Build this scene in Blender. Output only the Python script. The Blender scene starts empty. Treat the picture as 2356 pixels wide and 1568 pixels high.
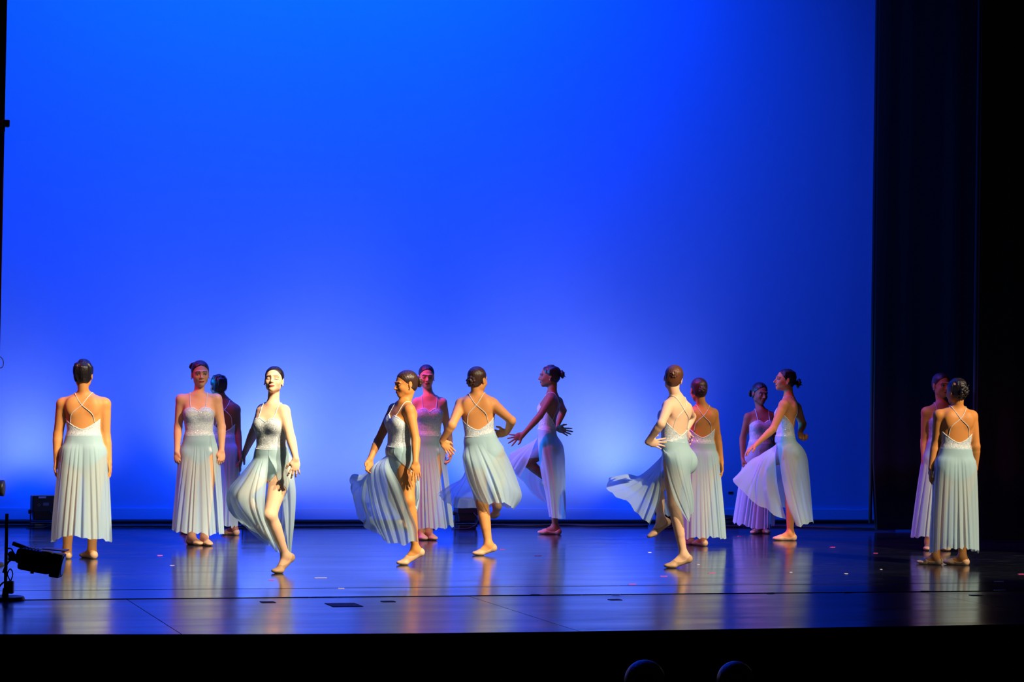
import bpy, bmesh, math, random
import numpy as np
from mathutils import Matrix, Vector

# ------------------------------------------------------------------ camera
SC = bpy.context.scene
COL = SC.collection
W_PX, H_PX = 2356.0, 1568.0
FPX = 5600.0                      # focal length in pixels
CAM_H = 1.48                      # lens height above the stage floor
YAW = math.radians(16.8)          # camera turned to the right of the stage normal
PITCH = math.atan(109.0 / FPX)
ROLL = 0.0165
Z3 = np.array([0.0, 0.0, 1.0])
FWD = np.array([math.sin(YAW), math.cos(YAW), 0.0])
RGT = np.array([math.cos(YAW), -math.sin(YAW), 0.0])
CAM = np.array([0.0, 0.0, CAM_H])
_f = FWD * math.cos(PITCH) + Z3 * math.sin(PITCH)
_u0 = -FWD * math.sin(PITCH) + Z3 * math.cos(PITCH)
CR = RGT * math.cos(ROLL) + _u0 * math.sin(ROLL)
CU = _u0 * math.cos(ROLL) - RGT * math.sin(ROLL)


def ray(px, py):
    return _f * FPX + CR * (px - W_PX / 2) - CU * (py - H_PX / 2)


def ground(px, py, z=0.0):
    r = ray(px, py)
    return CAM + r * ((z - CAM_H) / r[2])


def at_depth(px, py, d):
    r = ray(px, py)
    return CAM + r * (d / float(r @ FWD))


def on_y(px, py, y):
    r = ray(px, py)
    return CAM + r * (y / r[1])


cam_data = bpy.data.cameras.new('camera')
cam = bpy.data.objects.new('camera', cam_data)
COL.objects.link(cam)
cam_data.sensor_fit = 'HORIZONTAL'
cam_data.sensor_width = 36.0
cam_data.lens = 36.0 * FPX / W_PX
cam_data.clip_end = 200
m = Matrix(((CR[0], CU[0], -_f[0], CAM[0]), (CR[1], CU[1], -_f[1], CAM[1]),
            (CR[2], CU[2], -_f[2], CAM[2]), (0, 0, 0, 1)))
cam.matrix_world = m
SC.camera = cam
SC.view_settings.view_transform = 'Standard'
SC.view_settings.look = 'None'
SC.view_settings.gamma = 1.0
SC.view_settings.use_curve_mapping = False
SC.view_settings.exposure = 0.0

# ------------------------------------------------------------------ world and stage lighting rig
world = bpy.data.worlds.new('world')
SC.world = world
world.use_nodes = True
world.node_tree.nodes['Background'].inputs[0].default_value = (0.02, 0.035, 0.06, 1)
world.node_tree.nodes['Background'].inputs[1].default_value = 0.05

CYC_Y = float(ground(1178, 1202)[1])       # the cyclorama hangs here


def aim(o, target):
    d = Vector(target) - o.location
    o.rotation_euler = d.to_track_quat('-Z', 'Y').to_euler()


def spot(name, loc, target, power, color, angle, blend=0.6, radius=0.12):
    l = bpy.data.lights.new(name, 'SPOT')
    l.energy = power
    l.color = color
    l.spot_size = math.radians(angle)
    l.spot_blend = blend
    l.shadow_soft_size = radius
    o = bpy.data.objects.new(name, l)
    COL.objects.link(o)
    o.location = [float(v) for v in loc]
    aim(o, [float(v) for v in target])
    return o


def area(name, loc, target, power, color, sx, sy, spread=180):
    l = bpy.data.lights.new(name, 'AREA')
    l.shape = 'RECTANGLE'
    l.size, l.size_y = sx, sy
    l.energy = power
    l.color = color
    l.spread = math.radians(spread)
    o = bpy.data.objects.new(name, l)
    COL.objects.link(o)
    o.location = [float(v) for v in loc]
    aim(o, [float(v) for v in target])
    return o


MID = ground(1150, 1290)                                  # middle of the dancers
# warm front-of-house keys, all hung on one bar at house right
for px, py, pw, an in ((150, 1292, 5200, 20), (800, 1308, 6600, 24), (1430, 1303, 6600, 24), (2200, 1298, 6500, 19), (455, 1254, 1900, 10), (1690, 1253, 2700, 14)):
    t = ground(px, py)
    spot('key_light', t + RGT * 6.0 - FWD * 6.5 + Z3 * 7.6, t + Z3 * 0.55, pw * 1.22, (1.0, 0.80, 0.55), an, 0.45, 0.09)
# pink wash from the bar above the left wing
for px, py, pw in ((150, 1262, 600), (700, 1248, 1500), (1250, 1238, 2000), (1800, 1240, 1000), (2150, 1265, 350)):
    t = ground(px, py)
    spot('pink_wash', t - RGT * 4.4 - FWD * 2.4 + Z3 * 6.6, t + Z3 * 0.9, pw, (1.0, 0.07, 0.34), 31, 0.7, 0.12)
# blue side light from the left wing
spot('blue_side', ground(900, 1245) - RGT * 8.5 + Z3 * 3.0, ground(1745, 1226) + Z3 * 0.5, 6500, (0.0, 0.25, 1.0), 19, 0.6, 0.15)
# cyclorama batten above the frame
c0, c1 = on_y(-100, 600, CYC_Y), on_y(1330, 600, CYC_Y)
area('cyc_batten', ((c0[0] + c1[0]) / 2, CYC_Y - 2.8, 9.0), ((c0[0] + c1[0]) / 2, CYC_Y, 3.4), 860, (0.0, 0.078, 1.0), float(c1[0] - c0[0]), 0.4, 130)
# beams of the floor fixtures that stand before the cyclorama (built further down)
CYC_LAMPS = [(97, 1214, 0.62, (-0.55, 0.25)), (584, 1215, 1.4, (-0.05, 0.95)), (1071, 1216, 1.6, (-0.95, 0.85)), (1534, 1214, 1.0, (-0.95, -0.15))]
for px, py, f, fans in CYC_LAMPS:
    p = ground(px, py)
    spot('cyc_floor_blue', (p[0], p[1] + 0.10, 0.30), (p[0] - 0.2, CYC_Y, 1.6), 75 * f, (0.0, 0.085, 1.0), 170, 1.0, 0.10)
    for fan in fans:
        spot('cyc_floor_pale', (p[0], p[1] + 0.06, 0.30), (p[0] + fan, CYC_Y, 1.15), 105 * f, (1.0, 0.48, 0.52), 96, 1.0, 0.10)

# ------------------------------------------------------------------ materials
def mat(name, color, rough=0.5, metal=0.0, spec=0.5, bump=None, attr=None, noise=None, emit=None):
    mt = bpy.data.materials.new(name)
    mt.use_nodes = True
    nt = mt.node_tree
    b = nt.nodes['Principled BSDF']
    b.inputs['Base Color'].default_value = (*color, 1)
    b.inputs['Roughness'].default_value = rough
    b.inputs['Metallic'].default_value = metal
    b.inputs['Specular IOR Level'].default_value = spec
    if emit:
        b.inputs['Emission Color'].default_value = (*emit[0], 1)
        b.inputs['Emission Strength'].default_value = emit[1]
    tc = nt.nodes.new('ShaderNodeTexCoord')
    if attr:
        a = nt.nodes.new('ShaderNodeAttribute')
        a.attribute_name = attr
        nt.links.new(a.outputs['Color'], b.inputs['Base Color'])
    if noise:
        sc, col2, stretch = noise
        mp = nt.nodes.new('ShaderNodeMapping')
        mp.inputs['Scale'].default_value = stretch
        n = nt.nodes.new('ShaderNodeTexNoise')
        n.inputs['Scale'].default_value = sc
        n.inputs['Detail'].default_value = 4
        mx = nt.nodes.new('ShaderNodeMix')
        mx.data_type = 'RGBA'
        mx.inputs['A'].default_value = (*color, 1)
        mx.inputs['B'].default_value = (*col2, 1)
        nt.links.new(tc.outputs['Object'], mp.inputs['Vector'])
        nt.links.new(mp.outputs[0], n.inputs['Vector'])
        nt.links.new(n.outputs['Fac'], mx.inputs['Factor'])
        nt.links.new(mx.outputs['Result'], b.inputs['Base Color'])
    if bump:
        sc, strength, dist, stretch = bump
        mp = nt.nodes.new('ShaderNodeMapping')
        mp.inputs['Scale'].default_value = stretch
        n = nt.nodes.new('ShaderNodeTexNoise')
        n.inputs['Scale'].default_value = sc
        n.inputs['Detail'].default_value = 3
        bp = nt.nodes.new('ShaderNodeBump')
        bp.inputs['Strength'].default_value = strength
        bp.inputs['Distance'].default_value = dist
        nt.links.new(tc.outputs['Object'], mp.inputs['Vector'])
        nt.links.new(mp.outputs[0], n.inputs['Vector'])
        nt.links.new(n.outputs['Fac'], bp.inputs['Height'])
        nt.links.new(bp.outputs[0], b.inputs['Normal'])
    return mt


def sheer_mat(name, color, opacity):
    mt = bpy.data.materials.new(name)
    mt.use_nodes = True
    nt = mt.node_tree
    nt.nodes.clear()
    out = nt.nodes.new('ShaderNodeOutputMaterial')
    tr = nt.nodes.new('ShaderNodeBsdfTransparent')
    tr.inputs[0].default_value = (0.93, 0.97, 0.98, 1)
    df = nt.nodes.new('ShaderNodeBsdfDiffuse')
    df.inputs[0].default_value = (*color, 1)
    tl = nt.nodes.new('ShaderNodeBsdfTranslucent')
    tl.inputs[0].default_value = (*color, 1)
    m1 = nt.nodes.new('ShaderNodeMixShader')
    m1.inputs[0].default_value = 0.33
    m2 = nt.nodes.new('ShaderNodeMixShader')
    m2.inputs[0].default_value = opacity
    nt.links.new(df.outputs[0], m1.inputs[1])
    nt.links.new(tl.outputs[0], m1.inputs[2])
    nt.links.new(tr.outputs[0], m2.inputs[1])
    nt.links.new(m1.outputs[0], m2.inputs[2])
    nt.links.new(m2.outputs[0], out.inputs[0])
    return mt


def sequin_mat(name, color):
    mt = bpy.data.materials.new(name)
    mt.use_nodes = True
    nt = mt.node_tree
    b = nt.nodes['Principled BSDF']
    tc = nt.nodes.new('ShaderNodeTexCoord')
    # lace relief and tone
    n = nt.nodes.new('ShaderNodeTexNoise')
    n.inputs['Scale'].default_value = 95
    n.inputs['Detail'].default_value = 3
    n.inputs['Distortion'].default_value = 1.2
    rp = nt.nodes.new('ShaderNodeValToRGB')
    rp.color_ramp.elements[0].position = 0.40
    rp.color_ramp.elements[0].color = (color[0] * .62, color[1] * .64, color[2] * .68, 1)
    rp.color_ramp.elements[1].position = 0.60
    rp.color_ramp.elements[1].color = (*color, 1)
    bp = nt.nodes.new('ShaderNodeBump')
    bp.inputs['Strength'].default_value = 0.55
    bp.inputs['Distance'].default_value = 0.004
    # sequins: a few cells tilted and mirror-like
    v = nt.nodes.new('ShaderNodeTexVoronoi')
    v.inputs['Scale'].default_value = 210
    sx = nt.nodes.new('ShaderNodeSeparateColor')
    gt = nt.nodes.new('ShaderNodeMath')
    gt.operation = 'GREATER_THAN'
    gt.inputs[1].default_value = 0.90
    geo = nt.nodes.new('ShaderNodeNewGeometry')
    sub = nt.nodes.new('ShaderNodeVectorMath')
    sub.operation = 'SUBTRACT'
    sub.inputs[1].default_value = (0.5, 0.5, 0.5)
    scl = nt.nodes.new('ShaderNodeVectorMath')
    scl.operation = 'SCALE'
    scl.inputs['Scale'].default_value = 0.9
    add = nt.nodes.new('ShaderNodeVectorMath')
    add.operation = 'ADD'
    nrm = nt.nodes.new('ShaderNodeVectorMath')
    nrm.operation = 'NORMALIZE'
    mxn = nt.nodes.new('ShaderNodeMix')
    mxn.data_type = 'VECTOR'
    ro = nt.nodes.new('ShaderNodeMapRange')
    ro.inputs['To Min'].default_value = 0.62
    ro.inputs['To Max'].default_value = 0.16
    L = nt.links.new
    L(tc.outputs['Object'], n.inputs['Vector'])
    L(n.outputs['Fac'], rp.inputs[0])
    L(rp.outputs[0], b.inputs['Base Color'])
    L(n.outputs['Fac'], bp.inputs['Height'])
    L(tc.outputs['Object'], v.inputs['Vector'])
    L(v.outputs['Color'], sx.inputs[0])
    L(sx.outputs[0], gt.inputs[0])
    L(v.outputs['Color'], sub.inputs[0])
    L(sub.outputs[0], scl.inputs[0])
    L(geo.outputs['Normal'], add.inputs[0])
    L(scl.outputs[0], add.inputs[1])
    L(add.outputs[0], nrm.inputs[0])
    L(gt.outputs[0], mxn.inputs['Factor'])
    L(bp.outputs[0], mxn.inputs['A'])
    L(nrm.outputs[0], mxn.inputs['B'])
    L(mxn.outputs['Result'], b.inputs['Normal'])
    L(gt.outputs[0], ro.inputs['Value'])
    L(ro.outputs[0], b.inputs['Roughness'])
    b.inputs['Specular IOR Level'].default_value = 0.8
    return mt


def floor_mat(name, base, dirt, r0, r1):
    mt = bpy.data.materials.new(name)
    mt.use_nodes = True
    nt = mt.node_tree
    b = nt.nodes['Principled BSDF']
    L = nt.links.new
    tc = nt.nodes.new('ShaderNodeTexCoord')
    mp = nt.nodes.new('ShaderNodeMapping')
    mp.inputs['Scale'].default_value = (0.5, 2.2, 1)
    n = nt.nodes.new('ShaderNodeTexNoise')
    n.inputs['Scale'].default_value = 1.6
    n.inputs['Detail'].default_value = 6
    mr = nt.nodes.new('ShaderNodeMapRange')
    mr.inputs['From Min'].default_value = 0.35
    mr.inputs['From Max'].default_value = 0.68
    mr.inputs['To Min'].default_value = r0
    mr.inputs['To Max'].default_value = r1
    # scuffs: thin cross-stage streaks of lighter dirt
    mp2 = nt.nodes.new('ShaderNodeMapping')
    mp2.inputs['Scale'].default_value = (1.4, 9, 1)
    n2 = nt.nodes.new('ShaderNodeTexNoise')
    n2.inputs['Scale'].default_value = 2.2
    n2.inputs['Detail'].default_value = 8
    n2.inputs['Roughness'].default_value = 0.75
    rp = nt.nodes.new('ShaderNodeValToRGB')
    rp.color_ramp.elements[0].position = 0.58
    rp.color_ramp.elements[0].color = (*base, 1)
    rp.color_ramp.elements[1].position = 0.74
    rp.color_ramp.elements[1].color = (*dirt, 1)
    bp = nt.nodes.new('ShaderNodeBump')
    bp.inputs['Strength'].default_value = 0.02
    bp.inputs['Distance'].default_value = 0.01
    n3 = nt.nodes.new('ShaderNodeTexNoise')
    n3.inputs['Scale'].default_value = 7
    n3.inputs['Detail'].default_value = 5
    L(tc.outputs['Object'], mp.inputs[0]); L(mp.outputs[0], n.inputs['Vector'])
    L(n.outputs['Fac'], mr.inputs['Value']); L(mr.outputs[0], b.inputs['Roughness'])
    L(tc.outputs['Object'], mp2.inputs[0]); L(mp2.outputs[0], n2.inputs['Vector'])
    L(n2.outputs['Fac'], rp.inputs[0]); L(rp.outputs[0], b.inputs['Base Color'])
    L(tc.outputs['Object'], n3.inputs['Vector']); L(n3.outputs['Fac'], bp.inputs['Height'])
    L(bp.outputs[0], b.inputs['Normal'])
    b.inputs['IOR'].default_value = 1.95
    b.inputs['Specular Tint'].default_value = (0.54, 0.76, 1.0, 1)
    return mt


M = {}
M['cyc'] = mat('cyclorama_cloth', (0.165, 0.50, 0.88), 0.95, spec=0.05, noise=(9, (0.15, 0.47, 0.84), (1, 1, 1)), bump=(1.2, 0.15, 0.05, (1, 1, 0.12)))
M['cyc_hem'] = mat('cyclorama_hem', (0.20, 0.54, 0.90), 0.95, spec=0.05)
M['marley'] = floor_mat('marley_floor', (0.006, 0.008, 0.014), (0.22, 0.17, 0.16), 0.13, 0.20)
M['apron'] = floor_mat('apron_board', (0.006, 0.008, 0.013), (0.045, 0.04, 0.04), 0.18, 0.26)
M['sub'] = mat('seam_dark', (0.004, 0.004, 0.006), 0.9)
M['front'] = mat('stage_front_black', (0.003, 0.0035, 0.005), 0.9, spec=0.1, noise=(40, (0.005, 0.006, 0.008), (1, 1, 1)))
M['velour'] = mat('black_velour', (0.020, 0.034, 0.036), 0.95, spec=0.1, bump=(160, 0.3, 0.004, (1, 1, 1)), noise=(240, (0.034, 0.052, 0.054), (1, 1, 1)))
M['leg_left'] = mat('brown_black_velour', (0.030, 0.020, 0.020), 0.95, spec=0.1, bump=(160, 0.3, 0.004, (1, 1, 1)))
M['black'] = mat('black_enamel', (0.010, 0.010, 0.013), 0.42, bump=(220, 0.15, 0.002, (1, 1, 1)))
M['black_matte'] = mat('black_rubber', (0.008, 0.008, 0.010), 0.7, bump=(150, 0.15, 0.002, (1, 1, 1)))
M['grey'] = mat('grey_panel', (0.10, 0.10, 0.12), 0.5, noise=(80, (0.13, 0.13, 0.15), (1, 1, 1)))
M['label'] = mat('white_label', (0.75, 0.72, 0.70), 0.6, noise=(300, (0.5, 0.48, 0.46), (1, 1, 1)))
M['steel'] = mat('bare_steel', (0.5, 0.5, 0.52), 0.35, metal=1.0, noise=(60, (0.4, 0.4, 0.42), (1, 1, 1)))
M['lens'] = mat('lens_glass', (0.02, 0.02, 0.05), 0.05, noise=(10, (0.03, 0.03, 0.07), (1, 1, 1)))
M['tape_pink'] = mat('pink_tape', (0.95, 0.10, 0.38), 0.5, noise=(200, (0.8, 0.08, 0.3), (1, 1, 1)))
M['tape_white'] = mat('white_tape', (0.85, 0.82, 0.78), 0.5, noise=(200, (0.7, 0.68, 0.64), (1, 1, 1)))
M['skin'] = mat('skin', (0.6, 0.4, 0.3), 0.55, spec=0.35, attr='skin', bump=(350, 0.10, 0.001, (1, 1, 1)))
M['sheer'] = sheer_mat('sheer_chiffon', (0.56, 0.78, 0.85), 0.73)
M['lace'] = sequin_mat('sequin_lace', (0.66, 0.74, 0.78))
M['satin'] = mat('aqua_satin', (0.30, 0.44, 0.48), 0.40, bump=(60, 0.2, 0.003, (1, 1, 1)))
M['trim'] = mat('pale_elastic_trim', (0.62, 0.71, 0.73), 0.6, bump=(400, 0.2, 0.001, (1, 1, 1)))
M['shoe'] = mat('tan_dance_shoe', (0.55, 0.34, 0.19), 0.6, bump=(220, 0.25, 0.002, (1, 1, 1)))
M['sole'] = mat('dark_suede_sole', (0.05, 0.04, 0.04), 0.9, noise=(100, (0.08, 0.06, 0.05), (1, 1, 1)))
M['hair_black'] = mat('black_hair', (0.012, 0.009, 0.011), 0.34, bump=(120, 0.8, 0.006, (1, 1, 0.18)))
M['hair_brown'] = mat('dark_brown_hair', (0.045, 0.020, 0.013), 0.34, bump=(120, 0.8, 0.006, (1, 1, 0.18)))
M['hair_auburn'] = mat('auburn_hair', (0.13, 0.045, 0.022), 0.36, bump=(120, 0.8, 0.006, (1, 1, 0.18)))
M['pearl'] = mat('pearl_earring', (0.85, 0.85, 0.85), 0.15, metal=0.6, noise=(60, (0.8, 0.8, 0.82), (1, 1, 1)))
M['shirt'] = mat('dark_shirt', (0.02, 0.02, 0.03), 0.9, noise=(60, (0.03, 0.03, 0.04), (1, 1, 1)))
M['seat'] = mat('dark_upholstery', (0.015, 0.01, 0.015), 0.9, noise=(60, (0.02, 0.015, 0.02), (1, 1, 1)))
M['house_floor'] = mat('house_carpet', (0.012, 0.012, 0.014), 0.95, noise=(60, (0.02, 0.018, 0.02), (1, 1, 1)))

# ------------------------------------------------------------------ scene helpers
def mesh_obj(name, verts, faces, material, parent=None, smooth=True):
    me = bpy.data.meshes.new(name)
    verts = np.asarray(verts, dtype=np.float32)
    if isinstance(faces, np.ndarray) and faces.ndim == 2:
        nf, k = faces.shape
        me.vertices.add(len(verts)); me.vertices.foreach_set('co', verts.ravel())
        me.loops.add(nf * k); me.loops.foreach_set('vertex_index', faces.astype(np.int32).ravel())
        me.polygons.add(nf)
        me.polygons.foreach_set('loop_start', np.arange(0, nf * k, k, dtype=np.int32))
        me.update(calc_edges=True)
    else:
        me.from_pydata([tuple(v) for v in verts], [], [tuple(int(i) for i in f) for f in faces])
    me.validate()
    if smooth:
        me.polygons.foreach_set('use_smooth', np.ones(len(me.polygons), dtype=bool))
    me.materials.append(material)
    o = bpy.data.objects.new(name, me)
    COL.objects.link(o)
    if parent is not None:
        attach(o, parent)
    return o


def attach(o, parent):
    o.parent = parent
    o.matrix_parent_inverse = pmat(parent).inverted()


def pmat(o):
    m_ = Matrix.LocRotScale(o.location, o.rotation_euler, o.scale)
    return m_ if o.parent is None else pmat(o.parent) @ o.matrix_parent_inverse @ m_


def empty(name, loc, label=None, cat=None, group=None):
    o = bpy.data.objects.new(name, None)
    o.empty_display_size = 0.1
    COL.objects.link(o)
    o.location = [float(v) for v in loc]
    return tag(o, label, cat, group)


def tag(o, label=None, cat=None, group=None, kind=None):
    if label: o['label'] = label
    if cat: o['category'] = cat
    if group: o['group'] = group
    if kind: o['kind'] = kind
    return o


class B:
    """collects shapes in a bmesh, in the frame (origin, x, y, z axes)"""
    def __init__(self, org=(0, 0, 0), ax=None):
        self.bm = bmesh.new()
        a = np.eye(3) if ax is None else np.array(ax)
        self.mat = Matrix(((a[0][0], a[1][0], a[2][0], org[0]), (a[0][1], a[1][1], a[2][1], org[1]),
                           (a[0][2], a[1][2], a[2][2], org[2]), (0, 0, 0, 1)))

    def _fin(self, vs, loc, rot):
        mm = Matrix.Translation(loc)
        if rot is not None:
            from mathutils import Euler
            mm = mm @ Euler(rot).to_matrix().to_4x4()
        bmesh.ops.transform(self.bm, matrix=self.mat @ mm, verts=vs)

    def box(self, loc, size, rot=None, bevel=0.0, taper=None):
        r = bmesh.ops.create_cube(self.bm, size=1.0)
        vs = r['verts']
        for v in vs:
            v.co.x *= size[0]; v.co.y *= size[1]; v.co.z *= size[2]
            if taper and v.co.z < 0:
                v.co.x *= taper[0]; v.co.y *= taper[1]
        if bevel > 0:
            es = list({e for v in vs for e in v.link_edges})
            rr = bmesh.ops.bevel(self.bm, geom=es, offset=bevel, segments=2, affect='EDGES', profile=0.6)
            vs = list({v for f in rr['faces'] for v in f.verts} | {v for v in vs if v.is_valid})
        self._fin(vs, loc, rot)
        return self

    def cyl(self, loc, r1, r2, depth, rot=None, seg=24, bevel=0.0):
        r = bmesh.ops.create_cone(self.bm, cap_ends=True, segments=seg, radius1=r1, radius2=r2, depth=depth)
        vs = r['verts']
        if bevel > 0:
            es = [e for e in {e for v in vs for e in v.link_edges} if len(e.link_faces) == 2 and any(len(f.verts) > 4 for f in e.link_faces)]
            rr = bmesh.ops.bevel(self.bm, geom=es, offset=bevel, segments=2, affect='EDGES', profile=0.6)
            vs = list({v for f in rr['faces'] for v in f.verts} | {v for v in vs if v.is_valid})
        self._fin(vs, loc, rot)
        return self

    def tube(self, pts, r, seg=8):
        pts = [np.array(p, float) for p in pts]
        v, f = tube_mesh(catmull(pts, 6) if len(pts) > 2 else np.array(pts), r, seg)
        bv = [self.bm.verts.new(self.mat @ Vector(p)) for p in v]
        for q in f:
            self.bm.faces.new([bv[i] for i in q])
        return self

    def build(self, name, material, parent=None, smooth=False):
        me = bpy.data.meshes.new(name)
        bmesh.ops.recalc_face_normals(self.bm, faces=self.bm.faces)
        self.bm.to_mesh(me)
        self.bm.free()
        if smooth:
            me.polygons.foreach_set('use_smooth', np.ones(len(me.polygons), dtype=bool))
        me.materials.append(material)
        o = bpy.data.objects.new(name, me)
        COL.objects.link(o)
        if parent is not None:
            attach(o, parent)
        return o


def catmull(p, n, closed=False):
    p = np.asarray(p, float)
    if closed:
        q = np.concatenate([p[-1:], p, p[:2]])
    else:
        q = np.concatenate([2 * p[:1] - p[1:2], p, 2 * p[-1:] - p[-2:-1]])
    a, b, c, d = q[:-3, None], q[1:-2, None], q[2:-1, None], q[3:, None]
    t = (np.arange(n) / n).reshape((1, n) + (1,) * (p.ndim - 1))
    out = 0.5 * (2 * b + (c - a) * t + (2 * a - 5 * b + 4 * c - d) * t * t + (3 * b - a - 3 * c + d) * t ** 3)
    out = out.reshape((-1,) + p.shape[1:])
    return out if closed else np.concatenate([out, q[-2:-1]])


def tube_mesh(path, r, seg=8):
    path = np.asarray(path, float)
    n = len(path)
    rr = np.full(n, r) if np.isscalar(r) else np.asarray(r)
    tan = np.gradient(path, axis=0)
    tan /= np.linalg.norm(tan, axis=1, keepdims=True) + 1e-12
    up = np.array([0.3, 0.2, 1.0])
    vs = []
    for i in range(n):
        s = np.cross(tan[i], up); s /= np.linalg.norm(s) + 1e-12
        u = np.cross(s, tan[i])
        for k in range(seg):
            a = 2 * math.pi * k / seg
            vs.append(path[i] + rr[i] * (math.cos(a) * s + math.sin(a) * u))
    fs = []
    for i in range(n - 1):
        for k in range(seg):
            k2 = (k + 1) % seg
            fs.append((i * seg + k, i * seg + k2, (i + 1) * seg + k2, (i + 1) * seg + k))
    fs.append(tuple(range(seg))[::-1])
    fs.append(tuple((n - 1) * seg + k for k in range(seg)))
    return np.array(vs), fs


# ------------------------------------------------------------------ implicit surfaces (for the figures)
def unit(v):
    v = np.asarray(v, float)
    return v / (np.linalg.norm(v) + 1e-12)


def smin(a, b, k):
    h = np.maximum(k - np.abs(a - b), 0) / k
    return np.minimum(a, b) - h * h * k * 0.25


class Prim:
    def __init__(self, fn, lo, hi, k=0.01, sub=False):
        self.fn, self.lo, self.hi, self.k, self.sub = fn, np.asarray(lo, float), np.asarray(hi, float), k, sub


def p_chain(segs, k=0.01, ki=0.015):
    """segs: list of (a, b, [(t, r), ...]) limb segments, blended into one limb"""
    segs = [(np.asarray(a, float), np.asarray(b, float), np.array(pr, float)) for a, b, pr in segs]
    lo = np.min([np.minimum(a, b) - pr[:, 1].max() for a, b, pr in segs], axis=0)
    hi = np.max([np.maximum(a, b) + pr[:, 1].max() for a, b, pr in segs], axis=0)

    def fn(p):
        d = None
        for a, b, pr in segs:
            ab = b - a
            t = np.clip(((p - a) @ ab) / (ab @ ab + 1e-12), 0, 1)
            r = np.interp(t, pr[:, 0], pr[:, 1])
            q = np.linalg.norm(p - a - t[..., None] * ab, axis=-1) - r
            d = q if d is None else smin(d, q, ki)
        return d
    return Prim(fn, lo, hi, k)


def p_ell(c, ax, r, k=0.01, sub=False):
    c = np.asarray(c, float); ax = np.asarray(ax, float); r = np.asarray(r, float)
    rm = np.sqrt(((ax * r[:, None]) ** 2).sum(0))

    def fn(p):
        q = (p - c) @ ax.T
        k0 = np.linalg.norm(q / r, axis=-1)
        k1 = np.linalg.norm(q / (r * r), axis=-1) + 1e-9
        return k0 * (k0 - 1) / k1
    return Prim(fn, c - rm, c + rm, k, sub)


def p_loft(org, ax, table, k=0.02):
    """table rows: height, half width, front depth, back depth; ax rows: left, front, up"""
    org = np.asarray(org, float); ax = np.asarray(ax, float); T = np.array(table, float)
    R = T[:, 1:].max()
    z0, z1 = T[0, 0], T[-1, 0]
    e = np.array([org + ax[2] * z0, org + ax[2] * z1])

    def fn(p):
        q = (p - org) @ ax.T
        z = np.clip(q[..., 2], z0, z1)
        a = np.interp(z, T[:, 0], T[:, 1])
        b = np.where(q[..., 1] > 0, np.interp(z, T[:, 0], T[:, 2]), np.interp(z, T[:, 0], T[:, 3]))
        # superellipse a touch squarer than an ellipse
        u2, w2 = (q[..., 0] / a) ** 2, (q[..., 1] / b) ** 2
        s = np.sqrt(u2 + w2 - .22 * u2 * w2 / (u2 + w2 + 1e-6)) + 1e-9
        r = np.hypot(q[..., 0], q[..., 1])
        d = np.where(s > 0.35, r * (1 - 1 / s), -np.minimum(a, b) * (1 - s))
        ex = np.abs(q[..., 2] - z)
        return np.where(ex > 0, np.hypot(np.maximum(d, 0), ex) + np.minimum(d, 0) * 0, d)
    return Prim(fn, e.min(0) - R, e.max(0) + R, k)


def sdf_at(prims, p):
    d = np.full(p.shape[:-1], 0.4)
    for q in prims:
        v = q.fn(p)
        d = -smin(-d, v, q.k) if q.sub else smin(d, v, q.k)
    return d


def sdf_grad(prims, p, e=0.002):
    g = np.stack([sdf_at(prims, p + np.eye(3)[i] * e) - sdf_at(prims, p - np.eye(3)[i] * e) for i in range(3)], -1)
    return g / (np.linalg.norm(g, axis=-1, keepdims=True) + 1e-9)


def sdf_grid(prims, lo, hi, h):
    n = np.ceil((hi - lo) / h).astype(int) + 1
    ax = [(lo[i] + h * np.arange(n[i])).astype(np.float32) for i in range(3)]
    v = np.full(n, 0.4, dtype=np.float32)
    for q in prims:
        mg = q.k + 0.02 + 3 * h
        i0 = np.maximum(np.floor((q.lo - mg - lo) / h).astype(int), 0)
        i1 = np.minimum(np.ceil((q.hi + mg - lo) / h).astype(int) + 1, n)
        if (i1 <= i0).any():
            continue
        sl = tuple(slice(i0[i], i1[i]) for i in range(3))
        P = np.stack(np.meshgrid(ax[0][sl[0]], ax[1][sl[1]], ax[2][sl[2]], indexing='ij'), -1)
        d = q.fn(P).astype(np.float32)
        v[sl] = -smin(-v[sl], d, q.k) if q.sub else smin(v[sl], d, q.k)
    return v, ax


def grid_points(ax):
    return np.stack(np.meshgrid(*ax, indexing='ij'), -1)


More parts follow.
